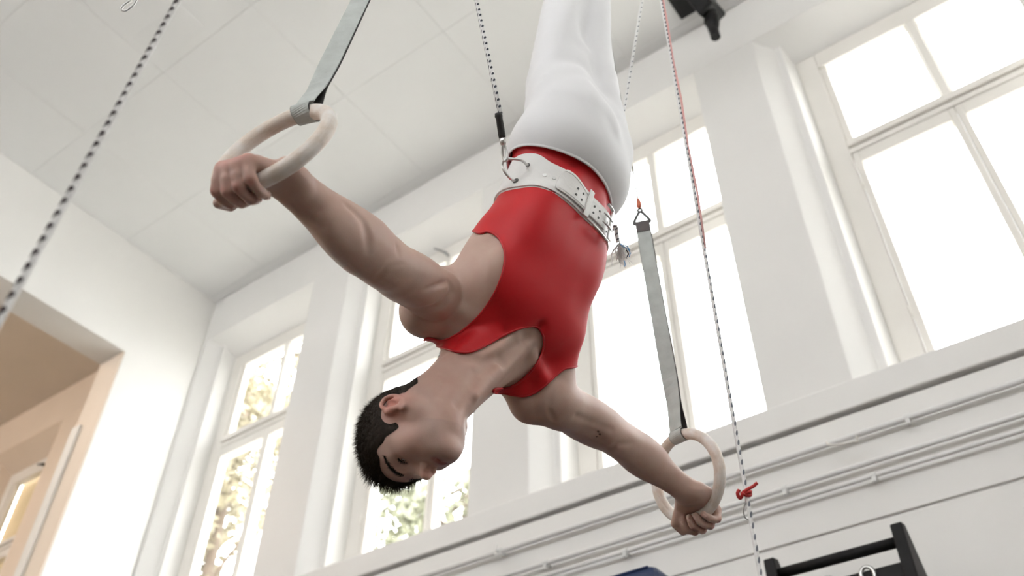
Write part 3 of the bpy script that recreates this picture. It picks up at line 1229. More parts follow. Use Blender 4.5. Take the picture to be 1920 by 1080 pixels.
mixc(lip * .95, (.40, .135, .12))
jaw = np.exp(-(((hz_ + .085) / .026) ** 2)) * (hy_ > .03) * near * (np.abs(hx_) < .06)
mixc(jaw * .30, (.36, .285, .255))
me = body.data
ca = me.color_attributes.new('tint', 'FLOAT_COLOR', 'POINT')
ca.data.foreach_set('color', np.concatenate([col, np.ones((len(col), 1))], 1).astype(np.float32).ravel())


# fingernails on the fingers that curl into view
for s in (1, -1):
    hd = ARM[s]
    for i, a in enumerate((.016, -.004, -.024, -.043)):
        l_ = [1.0, 1.06, 1.0, .86][i]
        A3 = math.radians(250 * (.5 + .5 * l_))
        c = hd['fing'](a, A3, .0312)
        p, n = hd['tube_at'](a)
        out = unit(c - p)
        tng = unit(hd['fing'](a, A3 + .1, .03) - hd['fing'](a, A3 - .1, .03))
        sd = np.cross(out, tng)
        vv, ff = [], []
        for j in range(5):
            for k in range(5):
                x, y = (j - 2) / 2, (k - 2) / 2
                vv.append(c + sd * x * .0045 + tng * y * .0052 * (1 - .15 * x * x) - out * .0020 * x * x)
        for j in range(4):
            for k in range(4):
                ff.append((j * 5 + k, (j + 1) * 5 + k, (j + 1) * 5 + k + 1, j * 5 + k + 1))
        nl = obj('fingernail', vv, ff, 'nail', body, True)
        so = nl.modifiers.new('thick', 'SOLIDIFY')
        so.thickness = .0008

# eyes
for s in (1, -1):
    c = HD(.0310 * s, .0735, .0135)
    vv, ff = [], []
    for i in range(13):
        for k in range(20):
            a, t = i / 12 * math.pi, k / 20 * 2 * math.pi
            vv.append(c + .0112 * (math.sin(a) * math.cos(t) * hl + math.sin(a) * math.sin(t) * hu + math.cos(a) * hf))
    for i in range(12):
        for k in range(20):
            ff.append((i * 20 + k, (i + 1) * 20 + k, (i + 1) * 20 + (k + 1) % 20, i * 20 + (k + 1) % 20))
    eye = obj('eye', vv, ff, 'eye_white', body, True)
    vv, ff = [c + .01165 * hf], []
    for k in range(20):
        t = k / 20 * 2 * math.pi
        vv.append(c + .0114 * unit(.50 * (math.cos(t) * hl + math.sin(t) * hu) + .86 * hf - .1 * hu))
    ff = [(0, 1 + k, 1 + (k + 1) % 20) for k in range(20)]
    obj('iris', vv, ff, 'iris', eye, True)

# ------------------------------------------------------------------ hair


def smooth(x, a, b):
    t = np.clip((x - a) / (b - a), 0, 1)
    return t * t * (3 - 2 * t)


def hairline(hy):
    return np.interp(hy, [-.13, -.10, -.075, -.062, -.053, -.045, -.034, -.02, .005, .018, .030, .038, .046, .06, .075, .1, .13],
                     [.01, -.02, -.034, -.044, -.048, -.040, -.012, .02, .02, .0, -.010, -.006, .02, .045, .055, .074, .076])


tri = np.concatenate([bf[:, [0, 1, 2]], bf[:, [0, 2, 3]]])
hm = (np.linalg.norm(bv - HC, axis=1) < .19)
tri_h = tri[hm[tri].all(1)]
fn = np.cross(bv[tri[:, 1]] - bv[tri[:, 0]], bv[tri[:, 2]] - bv[tri[:, 0]])
vn = np.zeros_like(bv)
for k in range(3):
    for a in range(3):
        vn[:, a] += np.bincount(tri[:, k], fn[:, a], len(bv))
vn /= np.linalg.norm(vn, axis=1)[:, None] + 1e-12
sh_ = hz_ - hairline(hy_) - .004 * np.sin(hy_ * 310 + hx_ * 90) * (hy_ > .03)
ear_d = np.min([np.linalg.norm(L_ - np.array(c), axis=1) if False else np.sqrt((np.abs(hx_) - .084) ** 2 + (hy_ + .012) ** 2 + (hz_ - .002) ** 2) for c in (0,)], axis=0)
sh_ = np.minimum(sh_, ear_d - .037)
rs = np.random.default_rng(5)
# cap: short crop hugging the skull, deeper on top
off = .0015 + .0105 * smooth(hz_, .055, .125) + .004 * smooth(hy_, .03, .08) * smooth(hz_, .05, .08)
wob = .0016 * np.sin(hx_ * 420 + hy_ * 160) * np.sin(hy_ * 380 - hz_ * 210) + .0012 * np.sin(hz_ * 700 + hx_ * 300)
taper = smooth(sh_, 0, .012)
capv = bv + vn * ((off + wob * smooth(hz_, .02, .09)) * taper + .0006)[:, None] * HS
cv_, ct = clip_tris(capv[:], tri_h, sh_)
hair = fast_mesh('hair', cv_, ct, 'hair', person)
# single hairs
fa = tri_h[(sh_[tri_h] > 0).all(1)]
ar = np.linalg.norm(np.cross(bv[fa[:, 1]] - bv[fa[:, 0]], bv[fa[:, 2]] - bv[fa[:, 0]]), axis=1)
N_ = 15000
ix = rs.choice(len(fa), N_, p=ar / ar.sum())
w = rs.dirichlet((1, 1, 1), N_)
root = (capv[fa[ix]] * w[:, :, None]).sum(1)
nrm = (vn[fa[ix]] * w[:, :, None]).sum(1)
hzr = (hz_[fa[ix]] * w).sum(1)
hyr = (hy_[fa[ix]] * w).sum(1)
ln = (.0035 + .010 * smooth(hzr, .05, .12) + .010 * smooth(hyr, .05, .085) * smooth(hzr, .05, .08)) * rs.uniform(.6, 1.3, N_)
comb = hf * .9 + hu * .25
d = nrm * .75 + comb * (.5 + .5 * smooth(hyr, .0, .08))[:, None] - hu * (.6 * smooth(-hzr, -.03, .04))[:, None] + rs.normal(size=(N_, 3)) * .28
d /= np.linalg.norm(d, axis=1)[:, None]
sd = np.cross(d, rs.normal(size=(N_, 3)))
sd /= np.linalg.norm(sd, axis=1)[:, None]
s2 = np.cross(d, sd)
wd = .00042
root = root - d * .001
V = np.stack([root + sd * wd, root - sd * wd * .5 + s2 * wd * .87, root - sd * wd * .5 - s2 * wd * .87, root + d * ln[:, None]], 1).reshape(-1, 3)
i0 = np.arange(N_) * 4
F = np.concatenate([np.stack([i0, i0 + 1, i0 + 3], 1), np.stack([i0 + 1, i0 + 2, i0 + 3], 1), np.stack([i0 + 2, i0, i0 + 3], 1)])
st = fast_mesh('hair_strands', V, F, 'hair', hair)
st['kind'] = 'stuff'


def strands(name, roots, dirs, lens, wid, parent):
    n = len(roots)
    sd = np.cross(dirs, rs.normal(size=(n, 3)))
    sd /= np.linalg.norm(sd, axis=1)[:, None]
    s2 = np.cross(dirs, sd)
    V = np.stack([roots + sd * wid, roots - sd * wid * .5 + s2 * wid * .87, roots - sd * wid * .5 - s2 * wid * .87, roots + dirs * lens[:, None]], 1).reshape(-1, 3)
    i0 = np.arange(n) * 4
    F = np.concatenate([np.stack([i0, i0 + 1, i0 + 3], 1), np.stack([i0 + 1, i0 + 2, i0 + 3], 1), np.stack([i0 + 2, i0, i0 + 3], 1)])
    return fast_mesh(name, V, F, 'hair', parent)


def on_skin(P):
    """nearest skin vertex"""
    idx = np.nonzero(near & (hy_ > .03))[0]
    return np.array([idx[((bv[idx] - p) ** 2).sum(1).argmin()] for p in P])


for s in (1, -1):
    t = rs.uniform(0, 1, 340)
    br = np.array([HD(s * (.010 + .042 * a), .105 - .030 * a ** 1.6, .0335 + .007 * math.sin(a * 2.6) + rs.normal() * .0020 * (1 - .5 * a)) for a in t])
    ii = on_skin(br)
    dd = np.array([unit(s * hl * (.5 + .5 * a) + hu * (.6 - .7 * a) - hf * .35 * a + rs.normal(size=3) * .15) for a in t]) + vn[ii] * .22
    strands('eyebrow', bv[ii] + rs.normal(size=(340, 3)) * .0008, dd / np.linalg.norm(dd, axis=1)[:, None], rs.uniform(.005, .009, 340), .0004, person)
    t = rs.uniform(-1, 1, 110)
    lr = np.array([HD(s * .0312 + .0105 * a, .0855 - .0035 * a * a, .0160 - .002 * a * a) for a in t])
    dd = np.array([unit(hf * .8 + hu * .15 + hl * a * .5 + rs.normal(size=3) * .1) for a in t])
    strands('eyelashes', lr, dd, rs.uniform(.005, .008, 110), .00035, person)

# ------------------------------------------------------------------ leotard
lv, lf = polygonize(BODY, .0032, iso=.0026, keep=lambda c: (np.abs((c - HIP) @ tl) < .27) & ((c - HIP) @ tup < .66) & ((c - HIP) @ tup > -.12))
lv = relax(lv, lf, 3, .5)
px_, z_ = to_px(lv)
lt3 = np.concatenate([lf[:, [0, 1, 2]], lf[:, [0, 2, 3]]])
ls = poly_sd(LEO, px_)
# only the trunk: not the arm in front of it
armd = np.full(len(lv), 1.0)
for it in BODY.items:
    if it[4] in (1, 2, 3, 4):
        armd = np.minimum(armd, Field.shape(it, lv))
ls = np.minimum(ls, (armd - .006) * 900)
lv2, lt2 = clip_tris(lv, lt3, ls)
leo = fast_mesh('leotard', lv2, lt2, 'red_lycra', person)
so = leo.modifiers.new('thick', 'SOLIDIFY')
so.thickness = .0016
so.offset = 0
# rolled hem along the cut edges
for lp in boundary_loops(lt2):
    if len(lp) < 60:
        continue
    P = lv2[lp]
    if ((P - HIP) @ tup).max() < .12:
        continue
    Q = P.copy()
    for _ in range(6):
        Q = .5 * Q + .25 * (np.roll(Q, 1, 0) + np.roll(Q, -1, 0))
    Q = Q[::2]
    hmv = MB().tube(Q, .0024, 6, closed=True).build('hem', 'red_hem', leo, smooth=True)

# ------------------------------------------------------------------ white trousers
PANTS = Field()
PT = PANTS
PT.ell(TT(0, .0, .0), TA, (.150, .114, .105), .05)
KN = {1: pt(1047, 58, 2.40), -1: pt(1110, 70, 2.50)}
AN = {1: pt(1062, -100, 2.70), -1: pt(1112, -90, 2.80)}
PT.chain([TT(.045, .004, -.02), TT(.050, .0, -.10), pt(1046, 165, 2.26), pt(1046, 110, 2.33), KN[1], pt(1058, -10, 2.53), AN[1]], [.113, .104, .078, .067, .057, .052, .040], .06)
PT.chain([TT(-.050, .0, -.02), TT(-.060, -.005, -.11), pt(1116, 200, 2.32), pt(1110, 140, 2.40), KN[-1], pt(1112, -5, 2.62), AN[-1]], [.106, .090, .070, .061, .052, .049, .038], .04)
PT.gk = {0: .012, 1: .030}
# soft folds running up from the crotch and the hem
PT.chain([pt(1085, 95, 2.33), pt(1092, 150, 2.25), pt(1114, 205, 2.18), pt(1143, 246, 2.12)], [.012, .017, .020, .012], .03)


def folds(p):
    """long soft creases running along the legs, strongest round the crotch"""
    q = p - HIP
    h = q @ ZUP
    e1 = q @ unit(np.cross(ZUP, tf))
    e2 = q @ tf
    w = np.clip(h / .12, 0, 1) * np.clip(1.35 - h / .8, .3, 1)
    return w * (.0022 * np.sin(e1 * 62 + 2.2 * np.sin(h * 7.0) + 25 * e2) + .0013 * np.sin(e2 * 95 - e1 * 40 + 3.0 * np.sin(h * 9 + 1)))


pv, pf = polygonize(PT, .0045, warp=folds)
pv = relax(pv, pf, 22, .5)
ps = .050 + .004 * np.sin(np.arctan2((pv - HIP) @ tf, (pv - HIP) @ tl) * 3) - (pv - HIP) @ tup
pv2, pt2 = clip_tris(pv, np.concatenate([pf[:, [0, 1, 2]], pf[:, [0, 2, 3]]]), ps)
trous = fast_mesh('trousers', pv2, pt2, 'white_cotton', person)
so = trous.modifiers.new('thick', 'SOLIDIFY')
so.thickness = .0024
so.offset = -1
lp = max(boundary_loops(pt2), key=len)
P = pv2[lp]
for _ in range(8):
    P = .5 * P + .25 * (np.roll(P, 1, 0) + np.roll(P, -1, 0))
cen = P.mean(0)
P = P[::3]
wb_ = MB()
wb_.band(P - tup * .008, np.tile(tup, (len(P), 1)), .0105, .0042, closed=True)
wbo = wb_.build('waistband', 'white_cotton', trous, smooth=True)
bvm = wbo.modifiers.new('bevel', 'BEVEL')
bvm.width = .0018
bvm.segments = 2
# pointed feet in white socks above the frame
for s in (1, -1):
    d = unit(AN[s] - KN[s])
    f_ = Field()
    f_.chain([AN[s] - d * .03, AN[s] + d * .06 + tf * .012, AN[s] + d * .15 + tf * .004, AN[s] + d * .20], [.037, .040, .034, .020], .03)
    sv, sf = polygonize(f_, .006)
    fast_mesh('sock', relax(sv, sf, 2), sf, 'white_cotton', person)

# ------------------------------------------------------------------ safety belt
TR = Field()
TR.items = [it for it in BODY.items if it[4] == 0 and it[6] > .03 and abs((it[5] - HIP) @ tup - .13) < .35]
PH = np.linspace(0, 2 * np.pi, 145)[:-1]
ZB = np.linspace(.06, .19, 14)
rg = np.linspace(.04, .24, 121)
tabl = np.zeros((len(PH), len(ZB)))
for i, p in enumerate(PH):
    d = math.cos(p) * tl + math.sin(p) * tf
    P = np.array([TT(0, 0, z) for z in ZB])[:, None] + rg[None, :, None] * d
    e = TR.eval(P)
    for j in range(len(ZB)):
        k = np.nonzero(e[j] > 0)[0]
        k = k[k > 0][0] if len(k) else 60
        t = e[j, k - 1] / (e[j, k - 1] - e[j, k])
        tabl[i, j] = rg[k - 1] + t * (rg[k] - rg[k - 1])
tabl = np.maximum(tabl, tabl.mean(1)[:, None] * .985)
for _ in range(4):
    tabl = .5 * tabl + .25 * (np.roll(tabl, 1, 0) + np.roll(tabl, -1, 0))


def BR(phi, z):
    u = (phi % (2 * np.pi)) / (2 * np.pi) * len(PH)
    i = int(u)
    f = u - i
    zz = np.interp(z, ZB, np.arange(len(ZB)))
    j = min(int(zz), len(ZB) - 2)
    g = zz - j
    a, b = tabl[i % len(PH)], tabl[(i + 1) % len(PH)]
    return (a[j] * (1 - f) + b[j] * f) * (1 - g) + (a[j + 1] * (1 - f) + b[j + 1] * f) * g


def BP(deg, z, off):
    """point on the waist: angle from his left towards his front, height, distance off the skin"""
    p = math.radians(deg)
    return TT(0, 0, z) + (BR(p, z) + off) * (math.cos(p) * tl + math.sin(p) * tf)


belt = thing('safety_belt', TT(0, 0, .13), 'white leather safety belt buckled round the waist of the gymnast', 'belt')


def bandmesh(name, m, degs, z0f, z1f, off, th, parent=belt, nz=7, closed=False, bev=.0012):
    """strip lying on the waist between two heights"""
    n = len(degs)
    v, f = [], []
    for i, a in enumerate(degs):
        z0, z1 = z0f(a), z1f(a)
        for layer in (0, 1):
            for j in range(nz):
                z = z0 + (z1 - z0) * j / (nz - 1)
                v.append(BP(a, z, (off(a) if callable(off) else off) + layer * th))
    st_ = 2 * nz
    for i in range(n if closed else n - 1):
        k = (i + 1) % n
        for j in range(nz - 1):
            f.append((i * st_ + j, i * st_ + j + 1, k * st_ + j + 1, k * st_ + j))
            f.append((i * st_ + nz + j, k * st_ + nz + j, k * st_ + nz + j + 1, i * st_ + nz + j + 1))
        f.append((i * st_, k * st_, k * st_ + nz, i * st_ + nz))
        f.append((i * st_ + nz - 1, i * st_ + 2 * nz - 1, k * st_ + 2 * nz - 1, k * st_ + nz - 1))
    if not closed:
        for i, fl in ((0, 1), (n - 1, 0)):
            for j in range(nz - 1):
                q = (i * st_ + j, i * st_ + nz + j, i * st_ + nz + j + 1, i * st_ + j + 1)
                f.append(q if fl else q[::-1])
    o = obj(name, v, f, m, parent, True)
    if bev:
        b = o.modifiers.new('bevel', 'BEVEL')
        b.width = bev
        b.segments = 2
        b.limit_method = 'ANGLE'
    return o


def blow(a):
    a = (a + 180) % 360 - 180
    return .088 + .014 * math.exp(-((a - 95) / 45) ** 2) - .020 * math.exp(-((a - 5) / 24) ** 4)


bandmesh('belt_band', 'white_leather', list(np.arange(0, 360, 2.5)), blow, lambda a: .166 + .003 * math.cos(math.radians(a)), .0045, .0045, closed=True)
bandmesh('belt_lining', 'white_leather', list(np.arange(0, 360, 2.5)), lambda a: blow(a) - .001, lambda a: .1695 + .003 * math.cos(math.radians(a)), .0028, .0020, closed=True)
# tongue: broad rounded end on the left, tapering towards the buckle


def tz0(a):
    t = (a - 47) / 68
    r = max(0, 1 - t / .09)
    return .094 + .016 * smooth(np.array(t), .12, .6) + .028 * (1 - math.sqrt(max(0, 1 - r * r)))


def tz1(a):
    t = (a - 47) / 68
    r = max(0, 1 - t / .05)
    return .160 - .004 * t - .010 * (1 - math.sqrt(max(0, 1 - r * r)))


tongue = bandmesh('belt_tongue', 'white_leather', list(np.linspace(47, 53, 9)) + list(np.linspace(54.5, 116, 34)), tz0, tz1, .0098, .0038, belt)
# stitching along the tongue
MB().tube([BP(a, tz0(a) + .006, .0138) for a in np.linspace(50, 84, 50)], .0006, 5).build('stitching', 'strap_edge' if False else 'white_cord', tongue)
MB().tube([BP(a, tz1(a) - .005, .0138) for a in np.linspace(50, 84, 50)], .0006, 5).build('stitching', 'white_cord', tongue)


def disc(name, c, n, r, m, parent, th=.0012):
    n = unit(n)
    return MB().tube([c - n * th, c + n * th], r, 14).build(name, m, parent, smooth=False)


def bnorm(a, z):
    p = math.radians(a)
    return unit(np.cross(BP(a + 3, z, 0) - BP(a - 3, z, 0), BP(a, z + .01, 0) - BP(a, z - .01, 0)))


def bout(a, z):
    n = bnorm(a, z)
    r = math.cos(math.radians(a)) * tl + math.sin(math.radians(a)) * tf
    return n if n @ r > 0 else -n


for a in (68, 76, 96, 104):
    for z in (.124, .142):
        disc('eyelet', BP(a, z + .002 * (a > 90), .0134), bout(a, z), .0027, 'hole_dark', tongue)
for a in (124, 132, 140):
    for z in (.122, .146):
        disc('eyelet', BP(a, z, .0088), bout(a, z), .0024, 'hole_dark', belt)
for a in (34, 43):
    disc('rivet', BP(a, .127, .0092), bout(a, .127), .0045, 'steel', belt)
# keeper loop
bandmesh('keeper_loop', 'white_leather', list(np.linspace(83, 90, 6)), lambda a: .098, lambda a: .171, .0140, .0030, belt)
# buckle with two prongs
bk = MB()
fr_ = [BP(a, z, .0185) for a, z in ((118, .094), (118, .176), (108, .178), (97, .176))]
bk.tube(catmull([BP(110, .095, .020), BP(119, .094, .019), BP(121, .100, .0185), BP(121, .170, .0185), BP(119, .177, .019), BP(108, .178, .020), BP(98, .176, .018)], 6), .0036, 10)
buckle = bk.build('buckle', 'steel', belt, smooth=True)
bandmesh('buckle_roller', 'steel', list(np.linspace(119.0, 123.5, 4)), lambda a: .097, lambda a: .173, .0195, .0035, buckle, bev=.0015)
for z in (.123, .146):
    MB().tube([BP(121.5, z, .0225), BP(116, z, .0225), BP(108, z, .0190)], [.0026, .0026, .0020], 8).build('prong', 'steel', buckle, smooth=True)
# eyelets of the D ring, dark recess by the side
disc('ring_eyelet', BP(9, .150, .0092), bout(9, .150), .0070, 'hole_dark', belt)
disc('ring_eyelet', BP(14, .104, .0092), bout(14, .104), .0050, 'hole_dark', belt)
dz = 1.955
dring = catmull([BP(9, .150, .006), pt(957, 335, dz), pt(946, 322, dz - .005), pt(942, 310, dz), pt(946, 299, dz), pt(960, 298, dz), pt(978, 301, dz), BP(14, .104, .006)], 8)
MB().tube(dring, .0028, 12).build('d_ring', 'steel', belt, smooth=True)
# the belt's far D ring
fdr = catmull([BP(172, .150, .006), BP(176, .150, .03), BP(178, .130, .042), BP(176, .105, .03), BP(172, .104, .006)], 6)
MB().tube(fdr, .0028, 10).build('d_ring', 'steel', belt, smooth=True)

# ------------------------------------------------------------------ ropes
ZCEIL = CAMZ + ZC * D - .004


def to_ceiling(a, b):
    a, b = np.asarray(a), np.asarray(b)
    t = (ZCEIL - a[2]) / (b[2] - a[2])
    return a + (b - a) * t


def ticks(path, r, spacing, length, m, name, parent, side, grow=1.0, width=.55):
    """tracer yarn: short slanted dark stitches on the sheath"""
    P = np.asarray(path)
    seg = np.linalg.norm(np.diff(P, axis=0), axis=1)
    s = np.concatenate([[0], np.cumsum(seg)])
    mb = MB()
    for q in np.arange(spacing / 2, s[-1], spacing):
        p = np.array([np.interp(q, s, P[:, k]) for k in range(3)])
        p2 = np.array([np.interp(q + .001, s, P[:, k]) for k in range(3)])
        t = unit(p2 - p)
        o_ = unit(side - t * (side @ t))
        b = np.cross(t, o_)
        vs_, fs_ = [], []
        for i, f in enumerate((-1, -.4, .4, 1)):
            w = width * (1 - .6 * f * f)
            for g in (-1, -.33, .33, 1):
                an = g * w + f * .35
                vs_.append(p + t * f * length / 2 + r * grow * 1.04 * (math.cos(an) * o_ + math.sin(an) * b))
        for i in range(3):
            for j in range(3):
                fs_.append((i * 4 + j, i * 4 + j + 1, i * 4 + j + 5, i * 4 + j + 4))
        # backing so that each stitch has depth
        mb.add(vs_, fs_)
    return mb.build(name, m, parent, smooth=True)


# rope close to the lens, upper left
a, b = pt(0, 600, .85), pt(335, 0, 1.235)
top = to_ceiling(a, b)
bot = a + (a - b) * ((a[2] - .02) / (b[2] - a[2]))
t = thing('rope', bot, 'thick white rope with dark flecks hanging close to the camera at upper left', 'rope')
path = [bot + (top - bot) * k for k in np.linspace(0, 1, 40)]
MB().tube(path, .0036, 12).build('rope_sheath', 'white_cord', t, smooth=True)
ticks(path[3:], .0036, .0190, .0100, 'fleck', 'tracer_yarn', t, -CR * .5 - CF * .85, 1.25, 1.5)

# rope from the belt's left ring
t = thing('rope', pt(946, 297, dz), 'white flecked rope with black sleeve and snap hook holding the left of the belt', 'rope')
a, b = pt(940, 222, 1.965), pt(893, 0, 2.26)
top = to_ceiling(a, b)
path = [a + (top - a) * k for k in np.linspace(0, 1, 30)]
MB().tube(path, .0052, 10).build('rope_sheath', 'white_cord', t, smooth=True)
ticks(path, .0052, .0235, .010, 'fleck_dark', 'tracer_yarn', t, -CF + CR * .3, 1.03, .6)
ticks([p + unit(top - a) * .004 for p in path], .0052, .0235, .010, 'fleck_dark', 'tracer_yarn', t, -CF - CR * 1.2, 1.03, .35)
MB().tube([pt(934, 212, 1.963), pt(935, 218, 1.963), pt(936, 222, 1.963), pt(941, 254, 1.960), pt(942, 259, 1.960)], [.0075, .0088, .0075, .0082, .0070], 12).build('sleeve', 'black_rubber', t, smooth=True)
MB().tube([pt(942, 258, 1.960), pt(943, 266, 1.958), pt(944, 272, 1.957)], [.0066, .0072, .0060], 12).build('swivel', 'steel', t, smooth=True)
MB().tube(catmull([pt(943, 268, 1.957), pt(941.5, 280, 1.956), pt(943, 295, 1.954), pt(947, 302, 1.950), pt(951, 296, 1.949), pt(949, 282, 1.955), pt(946, 270, 1.957)], 5), .0028, 8).build('snap_hook', 'steel', t, smooth=True)

# rope from the belt's right ring, with a frayed tail
t = thing('rope', BP(178, .13, .042), 'pale rope rising behind the trouser legs from the right of the belt, its end frayed', 'rope')
a, b = BP(178, .13, .044), pt(1204, 0, 2.78)
top = to_ceiling(a, b)
path = [a + (top - a) * k for k in np.linspace(0, 1, 30)]
MB().tube(path, .0042, 10).build('rope_sheath', 'white_cord', t, smooth=True)
ticks(path, .0042, .0235, .008, 'fleck_soft', 'tracer_yarn', t, -CF + CR * .3, 1.03, .45)
tz = 2.13
tail = catmull([BP(160, .135, .012), pt(1152, 425, tz), pt(1156, 440, tz), pt(1159, 455, tz)], 5)
MB().tube(tail, .0052, 10).build('rope_tail', 'white_cord', t, smooth=True)
ticks(tail, .0052, .012, .005, 'fleck_soft', 'tracer_yarn', t, -CF, 1.03, .6)
rs = np.random.default_rng(11)
fr = MB()
c0 = pt(1160, 457, tz)
for i in range(60):
    e = pt(1164 + rs.normal() * 10, 486 + rs.normal() * 9, tz + rs.normal() * .008)
    md = (c0 + e) / 2 + (CR * rs.normal() + CU * rs.normal() - CF * rs.normal()) * .006
    fr.tube(catmull([c0, md, e], 4), np.linspace(.0013, .0006, 9), 5)
fr.build('frayed_end', 'frayed_cord', t, smooth=True)
for i, (p1, p2, p3) in enumerate((((1165, 460), (1180, 470), (1180, 482)), ((1163, 458), (1176, 462), (1182, 476)), ((1170, 488), (1172, 495), (1171, 500)))):
    MB().tube(catmull([pt(*p1, tz - .008), pt(*p2, tz - .012), pt(*p3, tz - .01)], 6), .0011, 6).build('blue_thread', 'blue_thread', t, smooth=True)
MB().tube(catmull([pt(1174, 468, tz - .012), pt(1178, 476, tz - .014), pt(1174, 484, tz - .012)], 5), .0016, 6).build('dark_thread', 'fleck_dark', t, smooth=True)

# rope on the right, doubled with a pink cord above; red cord knotted on it
a = pt(1400, 930, 1.60)
up_ = unit(np.array([.0, .012, 1.0]) + .006 * CR)
top = a + up_ * ((ZCEIL - a[2]) / up_[2])
bot = a - up_ * ((a[2] - .02) / up_[2])
t = thing('rope', bot, 'long white and dark flecked rope hanging straight down right of the rings', 'rope')
path = [bot + (top - bot) * k for k in np.linspace(0, 1, 60)]
MB().tube(path, .0038, 10).build('rope_sheath', 'white_cord', t, smooth=True)
ticks(path, .0038, .0210, .0120, 'fleck_soft', 'tracer_yarn', t, -CF + CR * .25, 1.03, .60)
pk = []
for k in np.linspace(0, 1, 24):
    h = .62 + k * (top[2] - a[2] - .62)
    pk.append(a + up_ * h / up_[2] + CR * (.0058 + .002 * math.sin(k * 60)) * (1 if k > .02 else .4) - CF * .002)
MB().tube(pk, .0030, 8).build('pink_cord', 'pink_cord', t, smooth=True)
kz = 1.595
kn = thing('red_cord', pt(1393, 925, kz), 'short red cord knotted round the right hand rope, loose end sticking out', 'cord')
kc = a + up_ * .005
loop = [kc + .0075 * (math.cos(q) * CR + math.sin(q) * (-CF)) + CU * .002 * math.sin(q * 1.5) for q in np.linspace(0, 4 * math.pi, 40)]
loop = [p + CU * (.003 - .006 * i / 39) for i, p in enumerate(loop)]
MB().tube(loop, .0030, 8).build('knot', 'red_cord', kn, smooth=True)
MB().tube(catmull([pt(1386, 918, kz - .006), pt(1383, 926, kz - .008), pt(1388, 934, kz - .008), pt(1394, 924, kz - .01)], 6), .0032, 8).build('knot_loop', 'red_cord', kn, smooth=True)
MB().tube(catmull([pt(1395, 922, kz - .006), pt(1404, 916, kz - .008), pt(1412, 912, kz - .008), pt(1420, 905, kz - .008)], 6), .0030, 8).build('loose_end', 'red_cord', kn, smooth=True)
cb = thing('carabiner', pt(1403, 958, kz), 'thin steel carabiner clipped below the red cord on the rope', 'carabiner')
MB().tube(catmull([pt(1397, 945, kz - .006), pt(1394, 957, kz - .007), pt(1397, 970, kz - .008), pt(1405, 974, kz - .006), pt(1410, 966, kz - .005), pt(1406, 952, kz - .005), pt(1402, 942, kz - .005)], 6, closed=True), .0013, 8, closed=True).build('hook_body', 'steel', cb, smooth=True)

# ------------------------------------------------------------------ gymnastic rings
SW = .020       # half width of the webbing


